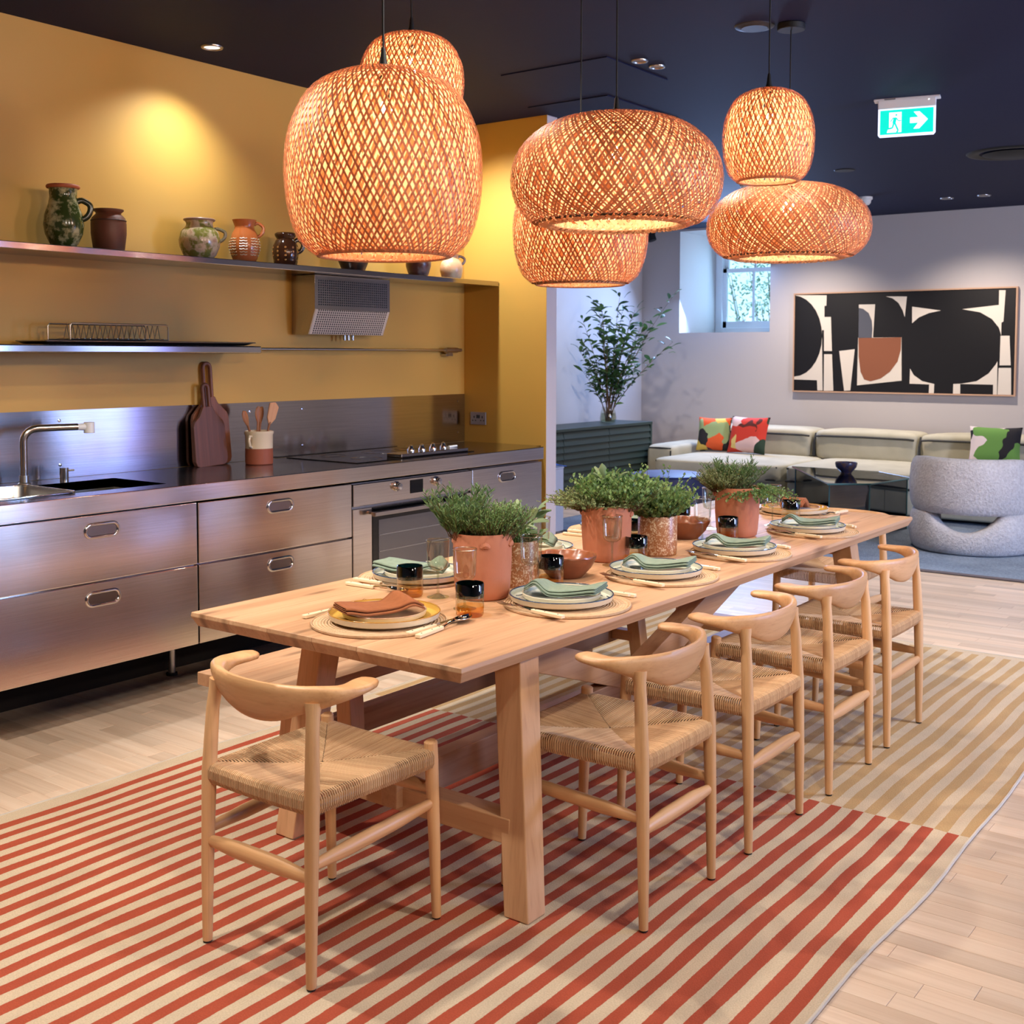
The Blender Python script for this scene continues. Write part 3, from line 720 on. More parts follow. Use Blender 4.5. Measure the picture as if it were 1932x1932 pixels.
t = pottery('pottery_jug', 'orange slipware jug with cream combed bands and handle', 3.928, 4.625, [(0.050, 0), (0.062, 0.02), (0.074, 0.065), (0.074, 0.10), (0.062, 0.145), (0.050, 0.165), (0.048, 0.18), (0.058, 0.208), (0.060, 0.213)], plain('orange_slip', (188, 104, 54), 0.2), (hpath(0.054, 0.196, 0.066, 0.13, 0.03), [0.006] * 6, plain('orange_handle', (184, 100, 50), 0.2)))
sl = plain('cream_slip', (222, 200, 166), 0.3)
for i in range(8):
    a0 = 2 * PI * i / 8; m = MB()
    for k in range(9):
        z = 0.022 + k * 0.0135; r = 0.0765 - 10.5 * (z - 0.08) ** 2 * 0.55 + 0.0005
        m.tube([((r + 0.0005) * math.cos(a0 + d), (r + 0.0005) * math.sin(a0 + d), z + 0.002 * math.cos(d * 20)) for d in (-0.26, -0.13, 0, 0.13, 0.26)], 0.0026, 5)
    m.build('slip_band', sl, t, smooth=True)
t = pottery('pottery_jug', 'small glossy dark brown jug with dotted bands and frilled rim', 4.200, 4.625, [(0.054, 0), (0.060, 0.01), (0.068, 0.06), (0.066, 0.10), (0.052, 0.13), (0.044, 0.14), (0.054, 0.155), (0.056, 0.165), (0.048, 0.172)], plain('dark_brown_glaze', (66, 38, 22), 0.12), (hpath(0.056, 0.135, 0.064, 0.07, 0.03), [0.008] * 6, plain('black_brown_handle', (34, 24, 20), 0.15)))
dm = plain('ochre_dots', (172, 118, 60), 0.25)
for i in range(10):
    a0 = 2 * PI * i / 10 + 0.2
    m = MB()
    for k in range(4):
        z = 0.03 + k * 0.021; r = 0.0680 - 4.0 * (z - 0.07) ** 2
        m.lathe([(0.0062, 0.0), (0.005, 0.0015), (0.0, 0.002)], 10)
        n = 30; mt = Matrix.Translation((r * math.cos(a0), r * math.sin(a0), z)) @ Matrix.Rotation(a0, 4, 'Z') @ Matrix.Rotation(PI / 2, 4, 'Y')
        m.v[-n:] = [tuple(mt @ V(p)) for p in m.v[-n:]]
    m.build('dots', dm, t, smooth=True)
pottery('pottery_bowl', 'dark conical pot half hidden by the biggest lampshade', 4.700, 4.625, [(0.058, 0), (0.064, 0.006), (0.086, 0.06), (0.094, 0.10), (0.092, 0.112)], pot_mat('dark_iron_glaze', (44, 30, 24), (76, 48, 36), 14, 0.3), None, None, 'pot')
pottery('pottery_pot', 'round brown and grey pot below the right edge of the biggest lampshade', 5.215, 4.60, [(0.050, 0), (0.062, 0.02), (0.074, 0.06), (0.075, 0.085), (0.064, 0.115), (0.05, 0.13), (0.054, 0.14)], pot_mat('brown_grey_glaze', (92, 50, 38), (108, 92, 90), 9, 0.3), None, None, 'pot')
pottery('pottery_jar', 'pale pink jar peeking out behind the round brown pot', 5.33, 4.69, [(0.045, 0), (0.052, 0.01), (0.054, 0.10), (0.05, 0.12), (0.052, 0.13)], plain('pink_clay', (204, 160, 130), 0.5), None, None, 'jar')
pottery('pottery_jug', 'cream and pink banded round jug at the right end of the shelf', 5.530, 4.61, [(0.052, 0), (0.062, 0.015), (0.070, 0.05), (0.070, 0.075), (0.060, 0.105), (0.044, 0.125), (0.042, 0.14), (0.048, 0.15)], pot_mat('banded_glaze', (206, 158, 118), (222, 196, 158), 8, 0.3), (hpath(0.045, 0.138, 0.060, 0.09, 0.028), [0.006] * 6, plain('brown_handle', (84, 56, 36), 0.3)))

# ================================================================== RUG
def rug_mat(name):
    t = NT(name); tc = t.new('ShaderNodeTexCoord'); sp = t.new('ShaderNodeSeparateXYZ'); t.link(tc.outputs['Object'], sp.inputs[0])
    X, Y = sp.outputs[0], sp.outputs[1]
    wv = t.noise(t.coords((1.6, 5.0, 1)), 1.0, 2); jag = t.noise(t.coords((90, 4, 1)), 1.0, 1)
    Yw = t.math('ADD', Y, t.math('ADD', t.math('MULTIPLY_ADD', wv, 0.036, -0.018), t.math('MULTIPLY_ADD', jag, 0.003, -0.0015)))
    P = 0.0755
    red = t.math('LESS_THAN', t.math('FRACT', t.math('DIVIDE', t.math('ADD', Yw, RED0), P)), 0.50)
    och = t.math('LESS_THAN', t.math('FRACT', t.math('DIVIDE', t.math('ADD', Yw, RED0 + P * 0.5), P)), 0.50)
    far = t.math('GREATER_THAN', t.math('ADD', X, t.math('MULTIPLY_ADD', wv, 0.03, -0.015)), 3.685)
    edge = t.math('MAXIMUM', t.math('LESS_THAN', Y, 1.018), t.math('GREATER_THAN', Y, 3.475))
    red = t.math('MULTIPLY', red, t.math('SUBTRACT', 1.0, edge))
    och = t.math('MULTIPLY', och, t.math('SUBTRACT', 1.0, t.math('GREATER_THAN', X, 6.0)))
    fine = t.noise(t.coords((240, 240, 10)), 1.0, 2); blot = t.noise(t.coords((9, 14, 1)), 1.0, 3)
    cream = t.mix(blot, lin((194, 172, 144)), lin((212, 192, 164)))
    redc = t.mix(blot, lin((158, 64, 38)), lin((178, 80, 52))); ochc = t.mix(blot, lin((178, 142, 96)), lin((194, 160, 112)))
    a = t.mix(red, cream, redc); b = t.mix(och, cream, ochc)
    col = t.mix(far, a, b)
    hs = t.new('ShaderNodeHueSaturation'); t.link(col, hs.inputs['Color']); t.link(t.math('MULTIPLY_ADD', fine, 0.5, 0.75), hs.inputs['Value'])
    t.link(hs.outputs[0], t.p.inputs['Base Color']); t.set(Roughness=0.95)
    t.bump(fine, 0.5, 0.003); return t.m
RED0 = -1.020
rg = thing('striped_rug', 'flat-woven rug with red and cream stripes, ochre stripes at the far half', 'rug')
RX0, RX1, RY0, RY1 = 0.55, 6.055, 0.985, 3.535
def redge(u, v):
    x = RX0 + (RX1 - RX0) * u; y = RY0 + (RY1 - RY0) * v
    wob = 0.010 * math.sin(x * 3.1 + 0.4) + 0.006 * math.sin(x * 7.3)
    y += wob * (1 if v > 0.5 else 0.8) * abs(2 * v - 1) ** 3
    return x, y
m = MB(); nu, nv = 90, 36
top = [[redge(i / nu, j / nv) for j in range(nv + 1)] for i in range(nu + 1)]
m.grid(lambda u, v: (*redge(u, v), 0.009 + 0.0012 * math.sin(redge(u, v)[0] * 5) * math.sin(redge(u, v)[1] * 6)), nu, nv)
m.build('woven_field', rug_mat('striped_wool'), rg, smooth=True)
bd = plain('rug_binding', (208, 198, 186), 0.95, bump=0.4, bscale=150)
for v in (0, 1):
    MB().tube([(*redge(i / 120, v), 0.006 + 0.0008 * math.sin(i * 1.9)) for i in range(121)], 0.0052, 6).build('side_binding', bd, rg, smooth=True)
for u in (0, 1):
    MB().tube([(*redge(u, i / 60), 0.006) for i in range(61)], 0.006, 6).build('end_binding', bd, rg, smooth=True)

# ================================================================== TABLE
ZR = 0.011
tb = thing('dining_table', 'long solid oak dining table with splayed trestle legs', 'table')
TX0, TX1, TY0, TY1, TT = 2.132, 5.44, 1.748, 2.768, 0.75
ws = [0.17, 0.18, 0.165, 0.175, 0.16, 0.17]; y = TY0
for i, w in enumerate(ws):
    y0, y1 = y + 0.0003, y + w - 0.0003; y += w
    c = 0.016
    a0 = c if i == 0 else 0; a1 = c if i == len(ws) - 1 else 0
    th = 0.042
    m = MB()
    lo = [(TX0 + c, y0 + a0, TT - th), (TX1 - c, y0 + a0, TT - th), (TX1 - c, y1 - a1, TT - th), (TX0 + c, y1 - a1, TT - th)]
    mid = [(TX0, y0, TT - 0.012), (TX1, y0, TT - 0.012), (TX1, y1, TT - 0.012), (TX0, y1, TT - 0.012)]
    hi = [(TX0 + 0.002, y0 + (0.002 if i == 0 else 0), TT), (TX1 - 0.002, y0 + (0.002 if i == 0 else 0), TT), (TX1 - 0.002, y1 - (0.002 if i == 5 else 0), TT), (TX0 + 0.002, y1 - (0.002 if i == 5 else 0), TT)]
    m.rings([lo, mid, hi]).build('top_board', M['oak_x'], tb, bevel=0.0012, seg=1)
YC = 2.235
for fx, tx in ((2.445, 2.515), (4.965, 4.895)):
    for s_ in (-1, 1):
        p0 = V((fx, YC + s_ * 0.447, ZR)); p1 = V((tx, YC + s_ * 0.365, TT - 0.042)); m = MB()
        q = lambda p, w: [(p.x + i * w / 2, p.y + j * w / 2, p.z) for i, j in ((-1, -1), (1, -1), (1, 1), (-1, 1))]
        m.rings([q(p0, 0.080), q(p1, 0.088)]).build('leg', M['oak_z'], tb, bevel=0.004)
    MB().beam((fx + 0.018, YC - 0.41, 0.232), (fx + 0.018, YC + 0.41, 0.232), 0.075, 0.07).build('cross_rail', M['oak_y'], tb, bevel=0.003)
    MB().beam((tx, YC - 0.40, 0.672), (tx, YC + 0.40, 0.672), 0.07, 0.07).build('top_rail', M['oak_y'], tb, bevel=0.003)
MB().bb(2.40, 5.01, YC - 0.03, YC + 0.03, 0.212, 0.312).build('long_beam', M['oak_x'], tb, bevel=0.003)
for xe in (2.60, 4.86):
    MB().beam((3.75 + (0.03 if xe > 3.7 else -0.03), YC, 0.30), (xe, YC, 0.665), 0.075, 0.10).build('brace', M['oak_x'], tb, bevel=0.003)

# bench
bn = thing('bench', 'low oak bench along the kitchen side of the table', 'bench')
for y0, y1 in ((2.702, 2.838), (2.8385, 2.98), (2.9805, 3.12)):
    MB().bb(2.428, 4.98, y0, y1, 0.408, 0.45).build('seat_board', M['oak_x'], bn, bevel=0.002)
for fx in (2.80, 4.66):
    for s_ in (-1, 1):
        m = MB(); p0 = V((fx + (-0.02 if fx < 3 else 0.02), 2.911 + s_ * 0.165, ZR)); p1 = V((fx, 2.911 + s_ * 0.12, 0.408))
        q = lambda p, w: [(p.x + i * w / 2, p.y + j * w / 2, p.z) for i, j in ((-1, -1), (1, -1), (1, 1), (-1, 1))]
        m.rings([q(p0, 0.062), q(p1, 0.068)]).build('leg', M['oak_z'], bn, bevel=0.003)
    MB().bb(fx - 0.025, fx + 0.025, 2.78, 3.04, 0.168, 0.215).build('cross_rail', M['oak_y'], bn, bevel=0.002)
MB().bb(2.77, 4.69, 2.885, 2.937, 0.150, 0.240).build('long_beam', M['oak_x'], bn, bevel=0.003)

# ================================================================== CHAIRS
G_CH = 'oak dining chairs with woven cord seats'
def make_chair(label):
    t = thing('dining_chair', label, 'chair', (0, 0, ZR), 0, G_CH)
    # plan path of the horn-shaped rail: (x, y, zc, half_w (normal), half_h, tilt)
    half = [(-0.042, 0.207, 0.698, 0.027, 0.0095), (-0.064, 0.214, 0.6975, 0.0345, 0.0112), (-0.095, 0.220, 0.696, 0.0345, 0.012), (-0.124, 0.221, 0.694, 0.030, 0.0155),
            (-0.154, 0.210, 0.690, 0.0245, 0.021), (-0.180, 0.183, 0.684, 0.018, 0.0285), (-0.205, 0.140, 0.676, 0.015, 0.036), (-0.222, 0.075, 0.664, 0.0135, 0.048), (-0.228, 0.0, 0.660, 0.013, 0.052)]
    full = half + [(x, -y, z, w, h) for x, y, z, w, h in reversed(half[:-1])]
    # resample (Catmull-Rom)
    pts = []
    n = len(full)
    for i in range(n - 1):
        P = [full[max(0, i - 1)], full[i], full[i + 1], full[min(n - 1, i + 2)]]
        for k in range(4):
            u = k / 4
            pts.append(tuple(0.5 * (2 * P[1][c] + (P[2][c] - P[0][c]) * u + (2 * P[0][c] - 5 * P[1][c] + 4 * P[2][c] - P[3][c]) * u * u + (-P[0][c] + 3 * P[1][c] - 3 * P[2][c] + P[3][c]) * u ** 3) for c in range(5)))
    pts.append(full[-1])
    rs = []; K = 14; N = len(pts)
    for i, p in enumerate(pts):
        a, b = pts[max(0, i - 1)], pts[min(N - 1, i + 1)]
        tg = V((b[0] - a[0], b[1] - a[1], 0)).normalized(); nr = V((-tg.y, tg.x, 0))
        w, h = p[3], p[4]
        tilt = min(1.0, h / 0.047) * 0.22
        out = V((-1, 0, 0)) if abs(p[1]) < 0.15 else V((0, 0, 0))
        ring = []
        for k in range(K):
            a_ = 2 * PI * k / K; cx, sx = math.cos(a_), math.sin(a_)
            ux = math.copysign(abs(cx) ** 0.75, cx) * w; uz = math.copysign(abs(sx) ** 0.75, sx) * h
            sh = uz * tilt                                  # back leans outward towards its top
            q = V((p[0], p[1], p[2])) + nr * (ux + sh * (-1 if nr.x > 0 else 1) * (1 if nr.x else 0)) + V((0, 0, uz))
            ring.append(q)
        rs.append(ring)
    e0 = [V(full[0][:3]) + (q - V(full[0][:3])) * 0.55 + V((0.009, 0, 0)) for q in rs[0]]
    e1 = [V(full[-1][:3]) + (q - V(full[-1][:3])) * 0.55 + V((0.009, 0, 0)) for q in rs[-1]]
    fixn(MB().rings([e0] + rs + [e1]).build('back_rail', M['chair_y'], t, smooth=True, ang=60))
    for s_ in (-1, 1):
        l = MB().tube([(-0.222, s_ * 0.189, 0.004), (-0.219, s_ * 0.1885, 0.20), (-0.212, s_ * 0.186, 0.44), (-0.203, s_ * 0.180, 0.60), (-0.197, s_ * 0.176, 0.645), (-0.192, s_ * 0.172, 0.672)], [0.0125, 0.0158, 0.0188, 0.0165, 0.0170, 0.022], 14).build('leg', M['chair_z'], t, smooth=True)
        MB().cyl((-0.222, s_ * 0.189, 0), 0.0115, 0.005, 12).build('foot_pad', M['rubber'], l)
        l = MB().tube([(0.222, s_ * 0.195, 0.004), (0.216, s_ * 0.194, 0.20), (0.206, s_ * 0.192, 0.44), (0.204, s_ * 0.192, 0.478), (0.2035, s_ * 0.192, 0.4815)], [0.0125, 0.0158, 0.0185, 0.018, 0.014], 14).build('leg', M['chair_z'], t, smooth=True)
        MB().cyl((0.222, s_ * 0.195, 0), 0.0115, 0.005, 12).build('foot_pad', M['rubber'], l)
        MB().tube([(-0.217, s_ * 0.187, 0.292), (-0.1, s_ * 0.189, 0.298), (0.08, s_ * 0.191, 0.308), (0.212, s_ * 0.193, 0.316)], [0.0105, 0.0155, 0.0155, 0.0105], 12, flat=1.25).build('stretcher', M['chair_x'], t, smooth=True)
        MB().tube([(-0.205, s_ * 0.185, 0.428), (0.203, s_ * 0.192, 0.434)], 0.014, 10).build('seat_rail', M['chair_x'], t, smooth=True)
    for x_, z_ in ((-0.216, 0.262), (0.211, 0.352)):
        MB().tube([(x_, -0.19, z_), (x_, -0.08, z_ + 0.002), (x_, 0.08, z_ + 0.002), (x_, 0.19, z_)], [0.0105, 0.017, 0.017, 0.0105], 12, flat=1.3).build('stretcher', M['chair_y'], t, smooth=True)
    # woven seat: cords run over the four rails and meet on the diagonals
    hx = 0.212; hy = lambda u: 0.192 + 0.006 * u; zt = 0.463
    def surf(u, v, lift=0.0):
        d = 0.017 * (1 - u * u) * (1 - v * v)
        return V((hx * u, hy(u) * v, zt - d + lift + 0.004 * (u ** 4 * (1 - v * v) * -1)))
    m = MB()
    def cord(side, t_, w):
        # side 0 front(+x) 1 back(-x) 2 left(+y) 3 right(-y)
        L = []
        r0 = max(abs(t_), 0.02)
        for k in range(5): L.append((r0 + (1 - r0) * k / 4, 0.0 if k else -0.003))
        sgn = 1 if side in (0, 2) else -1
        pts = []
        for r, dz in L:
            u, v = (sgn * r, t_) if side < 2 else (t_, sgn * r)
            pts.append(surf(u, v, dz))
        e = pts[-1]; outd = V((sgn, 0, 0)) if side < 2 else V((0, sgn, 0))
        pts += [e + outd * 0.010 + V((0, 0, -0.004)), e + outd * 0.0155 + V((0, 0, -0.015)), e + outd * 0.0155 + V((0, 0, -0.036)), e + outd * 0.008 + V((0, 0, -0.050)), e - outd * 0.02 + V((0, 0, -0.056))]
        wd = (V((0, 1, 0)) if side < 2 else V((1, 0, 0))) * w
        up = [V((0, 0, 1))] * 5 + [(outd + V((0, 0, 1))).normalized(), outd, outd, (outd - V((0, 0, 1))).normalized(), V((0, 0, -1))]
        b = len(m.v); h = w * 1.0
        for p, n_ in zip(pts, up):
            m.v += [tuple(p - wd - n_ * h), tuple(p - wd * 0.5), tuple(p + wd * 0.5), tuple(p + wd - n_ * h)]
        for i in range(len(pts) - 1):
            for j in range(3):
                a = b + i * 4 + j; m.f.append((a, a + 1, a + 5, a + 4))
    n1 = 60
    for i in range(n1):
        t_ = -1 + 2 * (i + 0.5) / n1
        if abs(t_) > 0.93: continue
        for sd in (0, 1): cord(sd, t_, 0.192 / n1 * 0.86)
        for sd in (2, 3): cord(sd, t_, 0.212 / n1 * (0.78 if abs(t_) < 0.30 else 0.56))
    m.build('woven_seat', M['cord'], t)
    MB().grid(lambda a, b: surf((2 * a - 1) * 0.97, (2 * b - 1) * 0.97, -0.0085), 8, 8).build('seat_underlay', M['cord_gap_shade'], t, smooth=True)
    return t
ch = make_chair('oak chair with woven cord seat at the near end of the table, closest to camera')
ch.location = (2.072, 2.162, ZR)
for (cx, cy), rz, lab in (((2.752, 1.715), PI / 2, 'oak chair on the right side beside the nearest table leg, first of row'),
                          ((3.350, 1.705), PI / 2, 'second oak chair from the camera on the right side of the table'),
                          ((3.945, 1.692), PI / 2, 'third oak chair from the camera on the right side of the table'),
                          ((4.540, 1.700), PI / 2, 'fourth oak chair, last one on the right side beside the far table leg'),
                          ((5.500, 2.160), PI, 'oak chair at the far end of the table, only its shaded cord seat showing')):
    dup(ch, lab, (cx, cy, ZR), rz)

# ================================================================== PENDANTS
def bamboo(name, c1, c2, trans):
    t = NT(name); g = t.new('ShaderNodeNewGeometry'); oi = t.new('ShaderNodeObjectInfo')
    r = g.outputs['Random Per Island']
    col = t.ramp(r, [(0.0, lin(c1)), (1.0, lin(c2))])
    t.link(col, t.p.inputs['Base Color']); t.set(Roughness=0.5)
    tl = t.new('ShaderNodeBsdfTranslucent'); t.link(col, tl.inputs['Color'])
    mx = t.new('ShaderNodeMixShader'); mx.inputs[0].default_value = trans
    t.link(t.p.outputs[0], mx.inputs[1]); t.link(tl.outputs[0], mx.inputs[2]); t.link(mx.outputs[0], t.out.inputs['Surface'])
    return t.m
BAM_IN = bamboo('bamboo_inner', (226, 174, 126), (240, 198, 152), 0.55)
BAM_OUT = bamboo('bamboo_outer', (176, 114, 76), (208, 148, 108), 0.22)  # darker than the lining: backlit silhouette put into the colour
BULB = emit('bulb', (255, 236, 205), 60)
def prof_fn(keys):
    """keys: (s, r, z) with s in 0..1 -> Catmull-Rom"""
    def f(s):
        n = len(keys)
        for i in range(n - 1):
            if s <= keys[i + 1][0] or i == n - 2:
                u = (s - keys[i][0]) / (keys[i + 1][0] - keys[i][0]); u = min(max(u, 0), 1)
                P = [keys[max(0, i - 1)], keys[i], keys[i + 1], keys[min(n - 1, i + 2)]]
                c = lambda k: 0.5 * (2 * P[1][k] + (P[2][k] - P[0][k]) * u + (2 * P[0][k] - 5 * P[1][k] + 4 * P[2][k] - P[3][k]) * u * u + (-P[0][k] + 3 * P[1][k] - 3 * P[2][k] + P[3][k]) * u ** 3)
                return c(1), c(2)
    return f
BELL = [(0, 0.035, 1.0), (0.12, 0.42, 0.972), (0.25, 0.75, 0.875), (0.38, 0.945, 0.68), (0.52, 1.0, 0.47), (0.68, 0.965, 0.25), (0.82, 0.86, 0.085), (0.93, 0.70, 0.006), (0.97, 0.655, 0.0), (1.0, 0.655, 0.03)]
SAUCER = [(0, 0.03, 1.0), (0.16, 0.40, 0.965), (0.30, 0.70, 0.87), (0.44, 0.92, 0.68), (0.54, 1.0, 0.46), (0.64, 0.965, 0.24), (0.76, 0.84, 0.08), (0.88, 0.69, 0.008), (0.95, 0.62, 0.02), (1.0, 0.60, 0.07)]
def shade_layer(prof, R, H, n, width, twist, off, seg=34, weave=0.0015, jit=0.0):
    m = MB(); f = prof_fn(prof)
    for d in (1, -1):
        for i in range(n):
            a0 = 2 * PI * i / n + rnd.uniform(-jit, jit)
            b = len(m.v)
            for k in range(seg + 1):
                s = k / seg; r, z = f(s); r2_, z2_ = f(min(1, s + 0.01)); r1_, z1_ = f(max(0, s - 0.01))
                a = a0 + d * twist * s
                rr = r * R
                # tangent of the strip on the surface
                dr, dz, da = (r2_ - r1_) * R, (z2_ - z1_) * H, d * twist * 0.02
                er = V((math.cos(a), math.sin(a), 0)); et = V((-math.sin(a), math.cos(a), 0))
                tg = (er * dr + et * (rr * da) + V((0, 0, dz))).normalized()
                mer = (er * dr + V((0, 0, dz))).normalized(); nr = et.cross(mer)
                if nr.length < 1e-6: nr = er
                nr.normalize()
                if nr.dot(er) + nr.z * 0.5 < 0: nr = -nr
                side = nr.cross(tg).normalized()
                w = min(width, max(0.0012, 2 * PI * rr / n * 0.55)) / 2
                p = er * rr + V((0, 0, z * H)) + nr * (off + weave * d * math.sin(2 * PI * (i + k * 0.5)) + d * weave)
                m.v += [tuple(p - side * w), tuple(p + side * w)]
            for k in range(seg):
                q = b + 2 * k; m.f.append((q, q + 1, q + 3, q + 2))
    return m
LAMPS = [
    ('biggest bell-shaped bamboo pendant, hanging lowest over the near end of the table', BELL, (2.350, 2.196), 1.768, 2.262, 0.262, 2.153, 92, 8),
    ('small round bamboo pendant high behind the biggest bell lamp', BELL, (3.240, 2.888), 2.350, 2.660, 0.187, 2.548, 64, 5),
    ('wide flattened bamboo pendant over the middle of the table', SAUCER, (3.405, 2.114), 1.932, 2.305, 0.353, 2.174, 116, 16),
    ('bell-shaped bamboo pendant partly hidden below the wide middle one', BELL, (3.870, 2.566), 1.778, 2.240, 0.262, 2.10, 92, 8),
    ('small round bamboo pendant high near the exit sign', BELL, (4.330, 1.988), 2.186, 2.540, 0.174, 2.436, 60, 4),
    ('wide flattened bamboo pendant furthest right, hung from the round black ceiling plate', SAUCER, (4.912, 2.155), 1.924, 2.256, 0.353, 2.149, 116, 14)]
for lab, prof, (lx, ly), z0, z1, R, zb, ns, watts in LAMPS:
    t = thing('pendant_lamp', lab, 'pendant lamp', (lx, ly, z0), 0, 'woven bamboo pendants over the table'); H = z1 - z0
    tw = 1.35 if prof is BELL else 1.65
    sh = shade_layer(prof, R, H, ns, 0.0056 * (R / 0.262) ** 0.5, tw, 0.004, jit=0.012).build('woven_shade', BAM_OUT, t, smooth=True, kind='stuff')
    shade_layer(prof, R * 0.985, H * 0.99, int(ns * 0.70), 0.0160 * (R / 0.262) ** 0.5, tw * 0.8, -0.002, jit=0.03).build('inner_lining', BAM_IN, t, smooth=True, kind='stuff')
    f = prof_fn(prof); rr, zz = f(0.965)
    MB().tube([(rr * R * math.cos(a * PI / 24), rr * R * math.sin(a * PI / 24), zz * H) for a in range(48)], 0.006, 8, closed=True).build('bottom_rim', BAM_OUT, t, smooth=True, ang=180)
    MB().lathe([(0.004, 0.062), (0.0065, 0.055), (0.009, 0.03), (0.013, 0.012), (0.024, 0.004), (0.026, -0.004), (0.0, -0.006)], 18, (0, 0, H)).build('cap', M['black'], t, smooth=True)
    MB().tube([(0, 0, H + 0.05), (0, 0, CZ - z0 - 0.02)], 0.0032, 8).build('cord', M['black'], t, smooth=True)
    MB().cyl((0, 0, CZ - z0 - 0.028), 0.06, 0.027, 28).build('ceiling_plate', M['black'], t, smooth=True, bevel=0.003)
    MB().cyl((0, 0, zb - z0 + 0.03), 0.017, H - (zb - z0) - 0.03, 14).build('lamp_holder', M['black'], t, smooth=True)
    MB().lathe([(0, 0.034), (0.014, 0.032), (0.02, 0.018), (0.026, 0.0), (0.022, -0.018), (0.01, -0.027), (0, -0.028)], 16, (0, 0, zb - z0)).build('bulb', BULB, t, smooth=True)
    l = bpy.data.lights.new('lamp_glow', 'POINT'); l.energy = watts; l.color = LAMP; l.shadow_soft_size = 0.035
    lo = bpy.data.objects.new('lamp_glow', l); COL.objects.link(lo); lo.parent = t; lo.location = (0, 0, zb - z0 - 0.075)

# ================================================================== TABLEWARE
ZTAB = 0.7504
def placemat_mat():
    t = NT('spiral_straw'); tc = t.new('ShaderNodeTexCoord'); ln = t.new('ShaderNodeVectorMath', operation='LENGTH'); t.link(tc.outputs['Object'], ln.inputs[0])
    w = t.math('SINE', t.math('MULTIPLY', ln.outputs['Value'], 2 * PI / 0.0085))
    n = t.noise(t.coords((70, 70, 70)), 1.0, 2)
    c = t.mix(n, lin((196, 156, 116)), lin((232, 200, 162)))
    t.link(c, t.p.inputs['Base Color']); t.set(Roughness=0.9)
    t.bump(t.math('ADD', w, t.math('MULTIPLY', n, 1.2)), 0.7, 0.003); return t.m
M['straw'] = placemat_mat()
G = {k: 'place settings on the table: ' + k for k in ('placemats', 'dinner plates', 'side plates', 'napkins', 'forks', 'knives', 'spoons')}
def mk_mat(r=0.192):
    t = thing('placemat', '', 'placemat', (0, 0, 0), 0, G['placemats'])
    MB().lathe([(0, 0.0), (r - 0.003, 0), (r, 0.003), (r - 0.002, 0.0055), (0.0, 0.0055)], 56).build('coil', M['straw'], t, smooth=True)
    MB().tube([((r - 0.004) * math.cos(a * PI / 36), (r - 0.004) * math.sin(a * PI / 36), 0.0045) for a in range(72)], 0.0042, 6, closed=True).build('stitched_edge', M['straw'], t, smooth=True, ang=180)
    return t
def mk_plate(r, h, inner, rim, name, cat, g, motif=False):
    t = thing(name, '', cat, (0, 0, 0), 0, G[g])
    MB().lathe([(0, 0.0), (r * 0.88, 0), (r * 0.97, 0.006), (r, h), (r - 0.001, h + 0.001)], 56).build('outside', M['stoneware'], t, smooth=True)
    MB().lathe([(r - 0.001, h + 0.001), (r - 0.004, h), (r * 0.96, 0.009), (r * 0.90, 0.006), (0, 0.006)], 56).build('inside', inner, t, smooth=True)
    MB().tube([((r - 0.002) * math.cos(a * PI / 36), (r - 0.002) * math.sin(a * PI / 36), h + 0.0007) for a in range(72)], 0.0022, 6, closed=True).build('rim_line', rim, t, smooth=True, ang=180)
    if motif:
        m = MB()
        for k in range(7):
            a = k * 2 * PI / 7; q = []
            for i in range(9):
                u = i / 8; aa = a + (u - 0.5) * 0.7 + 0.1 * math.sin(u * 9 + k); rr = r * (0.86 + 0.06 * math.sin(u * 7 + k * 2))
                q.append((rr * math.cos(aa), rr * math.sin(aa), 0.0068 if rr < r * 0.9 else 0.0068 + (rr - r * 0.9) * 0.5))
            m.tube(q, 0.0013, 5)
        m.build('painted_line', M['rim_blue'], t)
    return t
def mk_napkin(mat, flip=1):
    t = thing('napkin', '', 'napkin', (0, 0, 0), 0, G['napkins'])
    m = MB(); NU = 22
    sec = []   # zig-zag fold across the width
    for L in range(4):
        z = 0.002 + L * 0.0036; ya, yb = (-0.062 + L * 0.003, 0.062 - L * 0.003)
        row = [(ya + (yb - ya) * k / 6, z) for k in range(7)]
        if L % 2: row.reverse()
        sec += row
    def prof(u, y):
        lift = 0.030 * math.exp(-((u - 0.16) / 0.13) ** 2) * (0.55 + 0.45 * math.cos(y * 18 + 0.6)) + 0.012 * math.exp(-((u - 1.0) / 0.22) ** 2) - 0.002 * math.sin(u * 9 + y * 30)
        return lift
    rs = []
    for i in range(NU + 1):
        u = i / NU; row = []
        for y, z in sec:
            wv = 0.006 * math.sin(u * 6 + 1.3); squeeze = 1 - 0.22 * math.exp(-((u - 0.0) / 0.12) ** 2)
            row.append((0.232 * (u - 0.5) + 0.010 * math.sin(y * 26) * (u - 0.4), (y * squeeze + wv) * flip, z * (1 + 0.4 * u) + max(0, prof(u, y))))
        rs.append(row)
    b = len(m.v); n = len(sec)
    for r in rs: m.v += r
    for i in range(NU):
        for j in range(n - 1):
            a = b + i * n + j; m.f.append((a, a + n, a + n + 1, a + 1))
    m.build('cloth', mat, t, smooth=True, ang=180, solid=0.0022)
    return t
